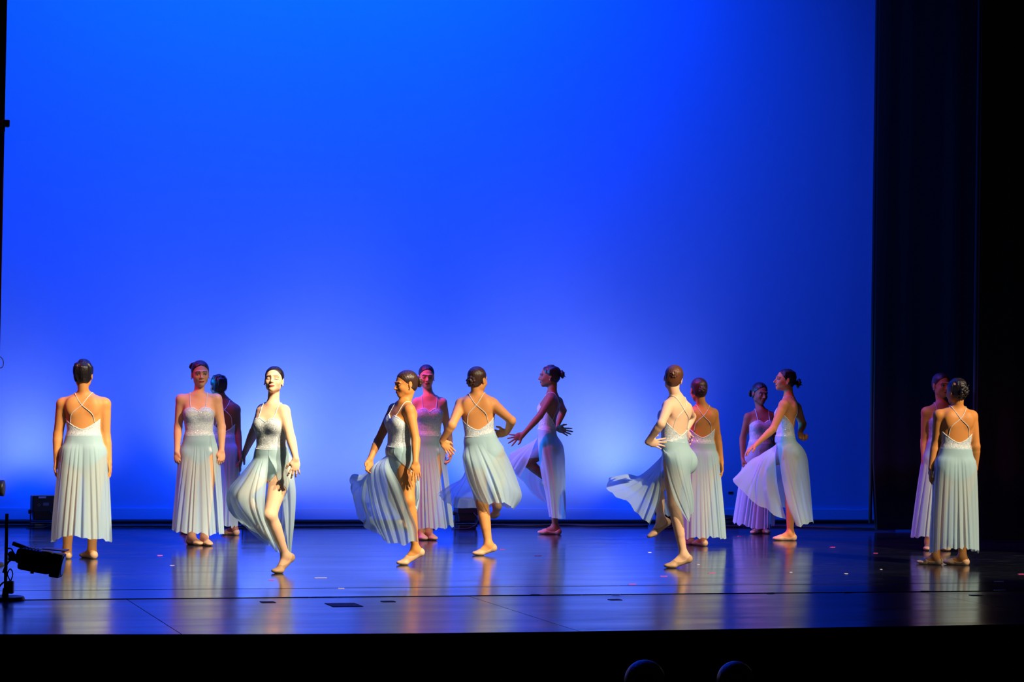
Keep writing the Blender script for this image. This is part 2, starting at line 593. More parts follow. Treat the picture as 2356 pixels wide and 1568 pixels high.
def surfnet(v, lo, h):
    s = v < 0
    n = np.array(v.shape)
    cnt = np.zeros(n - 1, dtype=np.int8)
    offs = [(i, j, k) for i in (0, 1) for j in (0, 1) for k in (0, 1)]
    for o in offs:
        cnt += s[o[0]:n[0] - 1 + o[0], o[1]:n[1] - 1 + o[1], o[2]:n[2] - 1 + o[2]]
    mixed = (cnt > 0) & (cnt < 8)
    idx = np.argwhere(mixed)
    if len(idx) == 0:
        return np.zeros((0, 3)), np.zeros((0, 4), int)
    vid = np.full(n - 1, -1, dtype=np.int64)
    vid[mixed] = np.arange(len(idx))
    val = {o: v[idx[:, 0] + o[0], idx[:, 1] + o[1], idx[:, 2] + o[2]].astype(float) for o in offs}
    acc = np.zeros((len(idx), 3)); c = np.zeros(len(idx))
    for o in offs:
        for d in range(3):
            if o[d] == 0:
                o2 = list(o); o2[d] = 1; o2 = tuple(o2)
                a, b = val[o], val[o2]
                x = (a < 0) != (b < 0)
                t = np.where(x, a / np.where(a == b, 1, a - b), 0)
                pt = np.tile(np.array(o, float), (len(idx), 1))
                pt[:, d] += t
                acc[x] += pt[x]; c[x] += 1
    verts = np.asarray(lo) + h * (idx + acc / c[:, None])
    quads = []
    for d in range(3):
        d1, d2 = (d + 1) % 3, (d + 2) % 3
        sl0 = [slice(None)] * 3; sl1 = [slice(None)] * 3
        sl0[d] = slice(0, n[d] - 1); sl1[d] = slice(1, n[d])
        x = s[tuple(sl0)] != s[tuple(sl1)]
        e = np.argwhere(x)
        ok = (e[:, d1] > 0) & (e[:, d2] > 0) & (e[:, d1] < n[d1] - 1) & (e[:, d2] < n[d2] - 1)
        e = e[ok]
        ins = s[e[:, 0], e[:, 1], e[:, 2]]
        q = []
        for a, b in ((-1, -1), (0, -1), (0, 0), (-1, 0)):
            f = e.copy(); f[:, d1] += a; f[:, d2] += b
            q.append(vid[f[:, 0], f[:, 1], f[:, 2]])
        q = np.stack(q, 1)
        q[~ins] = q[~ins][:, ::-1]
        quads.append(q)
    return verts, np.concatenate(quads)


def compact(v, f):
    u, inv = np.unique(f.ravel(), return_inverse=True)
    return v[u], inv.reshape(f.shape)

# ------------------------------------------------------------------ people
def face_dir(phi):
    """0 faces the camera, 90 the picture's left, 180 away"""
    a = math.radians(phi)
    front = -FWD * math.cos(a) - RGT * math.sin(a)
    left = RGT * math.cos(a) - FWD * math.sin(a)
    return front, left


def frame(up, phi):
    f, l = face_dir(phi)
    up = unit(up)
    l = unit(l - up * (l @ up))
    f = np.cross(l, up)
    f0, _ = face_dir(phi)
    if f @ f0 < 0:
        f = -f
    return np.array([l, f, up])


def head_frame(yaw, pitch, roll):
    f, l = face_dir(yaw)
    a = math.radians(pitch); r = math.radians(roll)
    f2 = f * math.cos(a) + Z3 * math.sin(a)
    u2 = Z3 * math.cos(a) - f * math.sin(a)
    l2 = l * math.cos(r) + u2 * math.sin(r)
    u2 = u2 * math.cos(r) - l * math.sin(r)
    return np.array([l2, f2, u2])


def head_prims(c, A, k, nose=1.0):
    def w(p): return c + (np.array(p) * k) @ A
    def E(p, r, kk, sub=False): return p_ell(w(p), A, np.array(r) * k, kk * k, sub)
    P = [E((0, -.014, .030), (.072, .090, .078), .01),
         E((0, .026, -.022), (.0575, .066, .074), .03),
         E((0, .040, -.066), (.038, .044, .038), .025),
         E((0, .070, -.090), (.018, .016, .015), .025)]
    for s in (-1, 1):
        P.append(E((s * .037, .055, -.030), (.020, .026, .022), .02))          # cheek
        P.append(E((s * .042, .004, -.056), (.014, .030, .024), .025))          # jaw corner
        P.append(p_chain([(w((s * .010, .090, .020)), w((s * .046, .072, .018)), [(0, .0062 * k), (1, .0055 * k)])], .014 * k))
    for s in (-1, 1):
        P.append(E((s * .031, .094, -.004), (.0175, .011, .0105), .010, True))  # eye socket
    for s in (-1, 1):
        P.append(E((s * .031, .0735, -.005), (.0145, .0125, .0115), .004))      # lids over the eyeball
    P.append(p_chain([(w((0, .087, .006)), w((0, .099 + .006 * nose, -.030)), [(0, .0065 * k), (.7, .008 * k), (1, .0105 * k)])], .012 * k))
    for s in (-1, 1):
        P.append(E((s * .0115, .091, -.034), (.0075, .009, .0065), .007))
    P.append(E((0, .084, -.050), (.016, .010, .012), .012))
    P.append(E((0, .0895, -.0585), (.022, .0085, .0048), .004))
    P.append(E((0, .0885, -.0675), (.019, .0090, .0058), .004))
    for s in (-1, 1):                                                           # ear
        P.append(E((s * .0715, -.012, -.008), (.007, .0155, .027), .006))
        P.append(E((s * .0690, -.007, -.029), (.006, .008, .011), .006))
        P.append(E((s * .0800, -.008, -.005), (.005, .008, .015), .004, True))
    return P


def paint_head(v, c, A, k, base, eyes, col):
    q = ((v - c) @ A.T) / k
    x, y, z = np.abs(q[:, 0]), q[:, 1], q[:, 2]
    fr = y > 0.045

    def put(mask, rgb, a=1.0):
        col[mask] = col[mask] * (1 - a) + np.array(rgb) * a
    put(fr & (((x - .038) / .024) ** 2 + ((z + .030) / .016) ** 2 < 1), (base[0] * 1.02, base[1] * .80, base[2] * .82), .35)     # blush
    put(fr & (((x - .031) / .020) ** 2 + ((z - .004) / .011) ** 2 < 1), (base[0] * .55, base[1] * .42, base[2] * .42), .55)     # eye shadow
    put(fr & (x > .010) & (x < .048) & (np.abs(z - (.0190 + .0035 * np.sin((x - .010) / .038 * 2.8))) < .0030), (.035, .02, .016), .9)
    e = ((x - .031) / .0175) ** 2
    if eyes == 'closed':
        put(fr & (e < 1) & (np.abs(z - (-.0105 + .005 * e)) < .0024), (.012, .009, .010))
    else:
        put(fr & (e + ((z + .0035) / .0078) ** 2 < 1), (.014, .010, .012))
        put(fr & (((x - .031) / .0135) ** 2 + ((z + .0050) / .0044) ** 2 < 1), (.62, .58, .56))
        put(fr & ((x - .0315) ** 2 + (z + .0045) ** 2 < .0047 ** 2), (.03, .018, .012))
    lz = np.where(z > -.0628, .0078 - .0022 * np.exp(-(x / .004) ** 2), .0090)
    put(fr & ((x / .0235) ** 2 + ((z + .0628) / lz) ** 2 < 1), (.42, .035, .045), .92)
    put(fr & (x < .019) & (np.abs(z + .0628) < .0013), (.10, .008, .012))
    put((y > .07) & (np.abs(x - .0085) < .0035) & (np.abs(z + .0405) < .0028), (base[0] * .35, base[1] * .25, base[2] * .22), .7)
    return col


def hand_prims(wrist, tip, thumb, palm, k, curl, spread):
    d = unit(np.asarray(tip) - wrist)
    s = np.asarray(thumb, float); s = unit(s - d * (s @ d))
    n = np.cross(d, s)
    if n @ np.asarray(palm) < 0:
        n = -n
    A = np.array([s, n, d])
    P = [p_ell(wrist + d * .048 * k, A, np.array((.037, .0155, .050)) * k, .02 * k),
         p_chain([(wrist + d * .015 * k + s * .012 * k, wrist + d * .045 * k + s * .030 * k, [(0, .015 * k), (1, .014 * k)])], .012 * k)]
    pts = [wrist, wrist + d * .09 * k]
    for off, bd, ln, r in ((.027, .084, .070, .0088), (.009, .088, .078, .0090), (-.009, .085, .072, .0086), (-.0255, .076, .056, .0078)):
        p = wrist + (d * bd + s * off) * k
        dv = unit(d + s * off * (4 + 16 * spread))
        ang = 0
        segs = []
        for j, (fr, ca) in enumerate(((.45, .55), (.30, .65), (.25, .45))):
            ang += curl * ca * (1.0 + (0.25 if off < 0 else 0))
            q = p + (dv * math.cos(ang) + n * math.sin(ang)) * ln * fr * k
            segs.append((p, q, [(0, r * (1 - .10 * j) * k), (1, r * (1 - .10 * (j + 1)) * k)]))
            p = q
        pts.append(p)
        P.append(p_chain(segs, .005 * k, .004 * k))
    p0 = wrist + (d * .036 + s * .030) * k
    dv = unit(d * .75 + s * (.50 + .5 * spread) + n * (.30 + .3 * curl))
    p1 = p0 + dv * .034 * k
    dv2 = unit(d * .95 + s * (.15 + .4 * spread) + n * (.30 + .3 * curl))
    p2 = p1 + dv2 * .028 * k
    P.append(p_chain([(p0, p1, [(0, .0115 * k), (1, .0100 * k)]), (p1, p2, [(0, .0100 * k), (1, .0078 * k)])], .008 * k, .004 * k))
    pts += [p1, p2]
    return P, np.array(pts)


def foot_setup(ankle, ball, k, flat):
    fd = np.array([ball[0] - ankle[0], ball[1] - ankle[1], 0.0])
    fd = unit(fd)
    v = ball - ankle
    ang = math.atan2(-v[2], v @ fd)
    ex = ang - math.atan2(.052, .105)
    ca, sa = math.cos(ex), math.sin(ex)
    u = fd * ca - Z3 * sa            # along the sole
    w = fd * sa + Z3 * ca            # up from the sole
    heel = ankle - u * .032 * k - w * .044 * k
    toe = ball + unit(fd if flat else u * .8 + fd * .2) * .058 * k
    sd = np.cross(w, u)
    return u, w, sd, heel, toe


def foot_prims(ankle, ball, k, flat):
    u, w, sd, heel, toe = foot_setup(ankle, ball, k, flat)
    A = np.array([sd, u, w])
    tu = unit(toe - ball)
    A2 = np.array([sd, tu, np.cross(sd, tu)])
    P = [p_chain([(heel, ankle + w * .01 * k, [(0, .029 * k), (1, .034 * k)])], .02 * k),
         p_chain([(heel + u * .01 * k, ball, [(0, .028 * k), (.6, .026 * k), (1, .021 * k)]),
                  (ankle + u * .01 * k - w * .008 * k, ball + w * .006 * k, [(0, .032 * k), (.5, .026 * k), (1, .020 * k)])], .02 * k, .02 * k),
         p_ell(ball, A2, np.array((.041, .034, .0195)) * k, .018 * k),
         p_ell(ball + tu * .030 * k, A2, np.array((.034, .036, .0155)) * k, .014 * k)]
    return P, (u, w, sd, heel, toe)


NECKLINE = np.array([(0, .215), (24, .245), (45, .236), (70, .200), (90, .168), (112, .122), (140, .078), (165, .056), (180, .051)])


def simple_mesh(name, v, f, material, parent):
    return mesh_obj(name, v, f, material, parent)


def clip_solid(prims, off, region, lo, hi, h, cache=None):
    if cache is None:
        v, ax = sdf_grid(prims, lo, hi, h)
        P = grid_points(ax)
    else:
        v, P = cache
    r = region(P, v)
    return surfnet(np.maximum(v - off, r), lo, h)


def make_person(D):
    rng = random.Random(D['seed'])
    g0 = ground(*D['anchor'])
    d0 = float(g0 @ FWD)
    k = D['h'] / 1.65
    if D['legL'][0] == 'flat' and D['legR'][0] == 'flat':      # the body stands over its two ankles
        an = []
        for S in 'LR':
            _, px, py, yaw, which = D['leg' + S][:5]
            an.append(float((ground(px, py) + face_dir(yaw)[0] * (.06 if which == 'heel' else -.175) * k) @ FWD))
        d0 = sum(an) / 2
    bk = D.get('bulk', 1.0)

    def P3(t):
        return at_depth(t[0], t[1], d0 + (t[2] if len(t) > 2 else 0.0))

    root = empty('person', g0, D['label'], 'person', 'dancers on the stage')
    phi = D['phi']; php = D.get('phip', phi)
    N, Wp = P3(D['neck']), P3(D['waist'])
    Pp = P3(D['pelvis']) if 'pelvis' in D else Wp - unit(N - Wp) * .165 * k
    CF = frame(N - Wp, phi)            # rows left, front, up
    PF = frame(Wp - Pp, php)
    Lc = np.linalg.norm(N - Wp)
    hs = Lc / .36
    b = bk * k
    torso = [p_loft(Wp, CF, [(-.05 * hs, .118 * b, .086 * b, .078 * b), (0, .116 * b, .086 * b, .074 * b), (.10 * hs, .126 * b, .094 * b, .082 * b),
                             (.20 * hs, .140 * b, .098 * b, .090 * b), (.27 * hs, .146 * b, .088 * b, .088 * b),
                             (.315 * hs, .128 * b, .066 * b, .074 * b), (.35 * hs, .070 * k, .048 * k, .056 * k)], .03),
             p_loft(Pp, PF, [(-.09 * k, .090 * b, .060 * b, .070 * b), (-.03 * k, .158 * b, .084 * b, .098 * b), (.02 * k, .166 * b, .090 * b, .102 * b),
                             (.08 * k, .150 * b, .092 * b, .092 * b), (np.linalg.norm(Wp - Pp), .118 * b, .086 * b, .076 * b)], .05)]
    bu = D.get('bust', 1.0)
    for s in (-1, 1):
        torso.append(p_ell(Wp + CF[0] * s * .062 * b + CF[1] * .074 * b + CF[2] * .190 * hs, CF, np.array((.058, .044 * bu, .056)) * b, .055))
        torso.append(p_ell(Pp + PF[0] * s * .070 * b - PF[1] * .040 * b - PF[2] * .022 * k, PF, np.array((.080, .070, .088)) * b, .05))
        torso.append(p_ell(Wp + CF[0] * s * .075 * b - CF[1] * .062 * b + CF[2] * .250 * hs, CF, np.array((.050, .030, .070)) * b, .03))
    # shoulders and arms
    hw = .165 * k
    sh = {}
    for S, sg in (('L', 1), ('R', -1)):
        px, py = D['sh' + S][:2]
        dep = D['sh' + S][2] if len(D['sh' + S]) > 2 else -sg * math.sin(math.radians(phi)) * hw
        sh[S] = P3((px, py, dep)) - CF[2] * .020 * k
        sh[S] = sh[S] + unit(N - CF[2] * .04 - sh[S]) * .012 * k
    nb = N - CF[2] * .004 * k
    girdle = []
    for S in 'LR':
        girdle.append(p_chain([(nb, sh[S] + CF[2] * .004 * k, [(0, .040 * k), (.5, .034 * b), (1, .036 * b)]),
                               (Wp + CF[2] * .25 * hs, sh[S], [(0, .070 * b), (1, .044 * b)])], .035, .03))
    # legs
    hips = {S: Pp + PF[0] * sg * .085 * b - PF[2] * .005 for S, sg in (('L', 1), ('R', -1))}
    legs, feet, thighs = [], [], []
    for S in 'LR':
        kind, *a = D['leg' + S]
        if kind == 'flat':                      # (px, py, yaw, 'toe'|'heel'), knee optional
            px, py, yaw, which = a[:4]
            gp = ground(px, py)
            fd, _ = face_dir(yaw)
            heel = gp if which == 'heel' else gp - fd * .232 * k
            ank = heel + fd * .055 * k; ank[2] = .074 * k
            ball = heel + fd * .160 * k; ball[2] = .0205 * k
            flat = True
            knee = P3(a[4]) if len(a) > 4 else (hips[S] * .47 + ank * .53) + PF[1] * .018 + fd * .01
        elif kind == 'releve':                  # ball ground pixel, ankle pixel + depth, knee
            ball = ground(*a[0]); ball[2] = .0205 * k
            dd = float(ball @ FWD) - d0
            ank = P3((a[1][0], a[1][1], dd + a[1][2])); knee = P3(a[2]); flat = True
        else:                                   # free foot in the air: ankle, ball, knee
            ank, ball, knee = P3(a[0]), P3(a[1]), P3(a[2]); flat = False
        th = (hips[S], knee, [(0, .086 * b), (.35, .080 * b), (.75, .060 * b), (1, .054 * b)])
        bk_dir = unit(np.cross(np.cross(ank - knee, hips[S] - knee) + 1e-6, ank - knee)) if np.linalg.norm(np.cross(unit(ank - knee), unit(hips[S] - knee))) > .12 else -PF[1]
        calf = knee + (ank - knee) * .30 - PF[1] * .012 * k
        shin = (knee, ank, [(0, .051 * b), (.3, .048 * b), (.62, .040 * b), (.9, .0335 * b), (1, .034 * k)])
        clf = (knee * .9 + ank * .1 - PF[1] * .010 * k, knee * .42 + ank * .58 - PF[1] * .008 * k, [(0, .036 * b), (.4, .046 * b), (1, .034 * b)])
        legs.append(p_chain([th, shin, clf], .03, .02))
        thighs.append(p_chain([th], .02))
        fp, info = foot_prims(ank, ball, k, flat)
        feet.append((fp, info, ank, ball, flat))
    # arms and hands
    arms, hands = [], []
    for S, sg in (('L', 1), ('R', -1)):
        el, wr, tp = P3(D['el' + S]), P3(D['wr' + S]), P3(D['tip' + S])
        ar = D.get('arm', 1.0) * b
        arms.append(p_chain([(sh[S], el, [(0, .046 * ar), (.25, .047 * ar), (.7, .039 * ar), (1, .035 * ar)]),
                             (el, wr, [(0, .036 * ar), (.25, .038 * ar), (.7, .028 * ar), (1, .0235 * k)])], .022, .015))
        ho = D.get('hand' + S, {})
        th = ho.get('thumb', None)
        th = CF[1] if th is None else RGT * th[0] + Z3 * th[1] + FWD * th[2]
        pm = ho.get('palm', None)
        pm = -CF[0] * sg if pm is None else RGT * pm[0] + Z3 * pm[1] + FWD * pm[2]
        hands.append(hand_prims(wr, tp, th, pm, k, ho.get('curl', .55), ho.get('spread', .1)))
    # head
    hk = D.get('head', 1.0) * (0.5 + 0.5 * k)
    HF = head_frame(*D['hrot'])
    hc = P3(D['top']) - HF[2] * .113 * hk
    hc = hc + FWD * 0
    hp = head_prims(hc, HF, hk, D.get('nose', 1.0))
    hb = hc - HF[1] * .030 * hk - HF[2] * .052 * hk
    neck = [p_chain([(N - CF[2] * .035 - CF[1] * .004, hb, [(0, .060 * k), (.3, .0465 * k), (1, .0435 * k)])], .016)]
    trunk = torso + girdle
    body = trunk + legs + neck + hp
    for fp, *_ in feet:
        body = body + fp
    body = body + arms
    for hpr, _ in hands:
        body = body + hpr
    # ---- the skin: coarse grid for trunk and limbs, fine grids for head and hands, one mesh
    fine = D.get('fine', .0040)
    hl = np.array([hc - .165 * hk, hc + .165 * hk]); hl[0, 2] = hc[2] - .128 * hk
    boxes = [(hl[0], hl[1], fine)]
    for _, pts in hands:
        boxes.append((pts.min(0) - .028, pts.max(0) + .028, .0036))
    for fp, info, ank, ball, flat in feet:
        q = np.array([ank, ball, info[3], info[4]])
        boxes.append((q.min(0) - .045, q.max(0) + .045, .0052))
    lo = np.min([p.lo for p in body], axis=0) - .03
    hi = np.max([p.hi for p in body], axis=0) + .03
    h0 = .0085
    V, F, C = [], [], []
    nv = 0

    def add(v, f):
        nonlocal nv
        if len(f) == 0:
            return
        v, f = compact(v, f)
        V.append(v); F.append(f + nv); nv += len(v)
    g, _ = sdf_grid(body, lo, hi, h0)
    v, f = surfnet(g, lo, h0)
    fc = v[f].mean(1)
    keep = np.ones(len(f), bool)
    for bl, bh, hh in boxes:
        keep &= ~((fc > bl + h0) & (fc < bh - h0)).all(1)
    add(v, f[keep])
    for bi, (bl, bh, hh) in enumerate(boxes):
        g, _ = sdf_grid(body, bl - 3 * hh, bh + 3 * hh, hh)
        v, f = surfnet(g, bl - 3 * hh, hh)
        fc = v[f].mean(1)
        keep = ((fc > bl) & (fc < bh)).all(1)
        for b2 in range(bi):
            keep &= ~((fc > boxes[b2][0]) & (fc < boxes[b2][1])).all(1)
        add(v, f[keep])
    V = np.concatenate(V); F = np.concatenate(F)
    base = np.array(D['skin'])
    col = np.tile(base, (len(V), 1))
    hm = np.linalg.norm(V - hc, axis=1) < .16 * hk
    col[hm] = paint_head(V[hm], hc, HF, hk, base, D.get('eyes', 'open'), col[hm])
    bo = mesh_obj('body', V, F, M['skin'], root)
    at = bo.data.color_attributes.new('skin', 'FLOAT_COLOR', 'POINT')
    at.data.foreach_set('color', np.concatenate([np.clip(col, 0, 1), np.ones((len(V), 1))], 1).astype(np.float32).ravel())

    # ---- hair
    hm_ = M['hair_' + D['hair']]
    puff = D.get('puff', 0.0)
    def hw_(p): return hc + (np.array(p) * hk) @ HF
    hair = [p_ell(hw_((0, -.015, .031 + puff * .3)), HF, np.array((.0765 + puff * .5, .0945 + puff * .4, .0815 + puff)) * hk, .01),
            p_ell(hw_((0, -.046, -.022)), HF, np.array((.062, .052, .058)) * hk, .03)]

    def hair_region(P, v):
        q = ((P - hc) @ HF.T) / hk
        y, z, x = q[..., 1], q[..., 2], np.abs(q[..., 0])
        n1 = np.array((.760, -.650)); a1 = (y - .075) * n1[0] + (z - (.084 - .22 * x)) * n1[1]     # brow line to the temple
        n2 = np.array((-.50, -.866)); a2 = (y - .012) * .30 - (z + .012) * .95 if False else -((z + .016) * .80 - (y - .014) * .60)
        part = np.maximum(.0016 - (x - 0.0) , -.01)
        groove = np.where((y > -.03), .0022 - x, -1.0)
        r = np.maximum(a1, a2)
        return np.maximum(r, np.where((z > .05) & (v > -.0035), groove, -1.0)) * hk
    hl0 = hc - .14 * hk; hh0 = hc + (.14 + puff) * hk
    v, f = clip_solid(hair, 0.0, hair_region, hl0, hh0, D.get('hairfine', .0042))
    if puff > 0 or D.get('messy'):
        rs = np.random.RandomState(D['seed'])
        v = v + (np.sin(v * 190 + rs.rand(3) * 6) * .0022 + np.sin(v * 83 + rs.rand(3) * 6) * .003)
    v, f = compact(v, f)
    ho = simple_mesh('hair', v, f, hm_, root)
    if D.get('bun'):
        bx, by, bz, br = D['bun']
        bc = hw_((bx, by, bz))
        out = unit(bc - hc)
        e1 = unit(np.cross(out, Z3)); e2 = np.cross(out, e1)
        rs = np.random.RandomState(D['seed'])
        bp = [p_ell(bc, np.array([e1, e2, out]), np.array((br * .72, br * .72, br * .60)), .004)]
        for ring, (rr, oo, tr, n, tw) in enumerate(((.72, -.02, .30, 9, 0.0), (.40, .34, .27, 6, .4))):
            for i in range(n):
                a0, a1 = 2 * math.pi * (i + tw) / n, 2 * math.pi * (i + tw + 1.25) / n
                pts = [bc + (e1 * math.cos(a) + e2 * math.sin(a)) * br * (rr + .10 * math.sin(5 * t + ring)) + out * br * (oo + .16 * math.sin(math.pi * t))
                       for t, a in ((0, a0), (.5, (a0 + a1) / 2), (1, a1))]
                r_ = br * tr * (.85 + .3 * rs.rand())
                bp.append(p_chain([(pts[0], pts[1], [(0, r_ * .7), (1, r_)]), (pts[1], pts[2], [(0, r_), (1, r_ * .7)])], .003, .004))
        if D.get('messy'):
            for i in range(7):
                dv = unit(out * .5 + e1 * rs.randn() + e2 * rs.randn())
                bp.append(p_chain([(bc + dv * br * .6, bc + dv * br * (1.25 + .3 * rs.rand()), [(0, .007), (1, .0025)])], .003))
        bl = np.min([q.lo for q in bp], axis=0) - .01; bh = np.max([q.hi for q in bp], axis=0) + .01
        g, _ = sdf_grid(bp, bl, bh, .0035)
        v, f = surfnet(g, bl, .0035)
        simple_mesh('hair_bun', v, f, hm_, ho)
    if D.get('earrings'):
        for s in (-1, 1):
            bb = B(hw_((s * .0755, -.004, -.041)))
            bmesh.ops.create_uvsphere(bb.bm, u_segments=10, v_segments=8, radius=.0062 * hk)
            bmesh.ops.transform(bb.bm, matrix=bb.mat, verts=bb.bm.verts)
            bb.build('earring', M['pearl'], root, True)

    # ---- bodice with trim, straps, briefs
    def chest(P):
        q = (P - Wp) @ CF.T
        th = np.degrees(np.arctan2(np.abs(q[..., 0]), q[..., 1]))
        return q[..., 2], np.interp(th, NECKLINE[:, 0], NECKLINE[:, 1] * hs)

    def bod_region(P, v):
        w, hgt = chest(P)
        return np.maximum(w - hgt, -w - .008) * .8
    blo = np.min([p.lo for p in torso], axis=0) - .02; bhi = np.max([p.hi for p in torso], axis=0) + .02
    gsrc = torso + girdle
    blo[2] = Wp[2] - .07
    bh_ = .0052
    cg, cax = sdf_grid(gsrc, blo, bhi, bh_)
    cache = (cg, grid_points(cax))
    v, f = clip_solid(gsrc, .0045, bod_region, blo, bhi, bh_, cache)
    bod = simple_mesh('bodice', v, f, M['lace'], root)

    def trim_region(P, v):
        w, hgt = chest(P)
        return np.maximum(np.abs((w - hgt) * .8 + .002) - .0045, -v - .006)
    v, f = clip_solid(gsrc, .0066, trim_region, blo, bhi, bh_, cache)
    simple_mesh('neckline_trim', v, f, M['trim'], bod)

    def hem_region(P, v):
        q = (P - Wp) @ CF.T
        return np.maximum(np.abs(q[..., 2] + .004) - .0048, -v - .006)
    v, f = clip_solid(gsrc, .0078, hem_region, blo, bhi, bh_, cache)
    simple_mesh('waistband', v, f, M['trim'], bod)
    surf = trunk + neck
    for s in (-1, 1):
        pts = [(s * .066 * b, .12, .243 * hs), (s * .074 * b, .10, .285 * hs), (s * .074 * k, .02, .362 * hs), (s * .058 * k, -.06, .345 * hs),
               (0.0, -.11, .262 * hs), (-s * .075 * b, -.11, .185 * hs), (-s * .108 * b, -.10, .098 * hs)]
        path = catmull([Wp + np.array(p) @ CF for p in pts], 7)
        for _ in range(14):
            dd = sdf_at(surf, path) - .0028
            path = path - sdf_grad(surf, path) * dd[:, None] * .6
        path[1:-1] = path[1:-1] * .5 + (path[:-2] + path[2:]) * .25
        tv, tf = tube_mesh(path, .0029 * k, 6)
        mesh_obj('strap', tv, tf, M['trim'], bod)

    def brief_region(P, v):
        q = (P - Pp) @ PF.T
        x = np.abs(q[..., 0]) / (.165 * b)
        low = np.where(q[..., 1] > 0, -.105 + .150 * np.clip(x, 0, 1.1) ** 1.2, -.125 + .120 * np.clip(x, 0, 1.1) ** 1.6) * k
        w = (P - Wp) @ CF[2]
        return np.maximum(low - q[..., 2], w - .0) * .75
    qlo, qhi = Pp - .24 * b, Pp + .24 * b
    qlo[2] = Pp[2] - .16 * k; qhi[2] = Wp[2] + .05
    v, f = clip_solid(torso + thighs, .0042, brief_region, qlo, qhi, .0066)
    simple_mesh('briefs', v, f, M['satin'], root)

    # ---- shoes
    for fp, (u, w, sd, heel, toe), ank, ball, flat in feet:
        src = fp
        def shoe_region(P, v, heel=heel, u=u, w=w):
            q = P - heel
            a, c = (q @ u) / k, (q @ w) / k
            top = np.interp(a, [-.03, 0, .03, .07, .11, .14], [.034, .020, -.001, -.002, .012, .05])
            return (c - top) * .8 * k
        q = np.array([ank, ball, heel, toe])
        v, f = clip_solid(src, .0028, shoe_region, q.min(0) - .05, q.max(0) + .05, .0040)
        v = v.copy()
        if len(v):
            simple_mesh('shoe', v, f, M['shoe'], root)

    # ---- skirt
    make_skirt(D, root, P3, Wp, PF, CF, torso, torso + legs, k, b, rng)
    return root


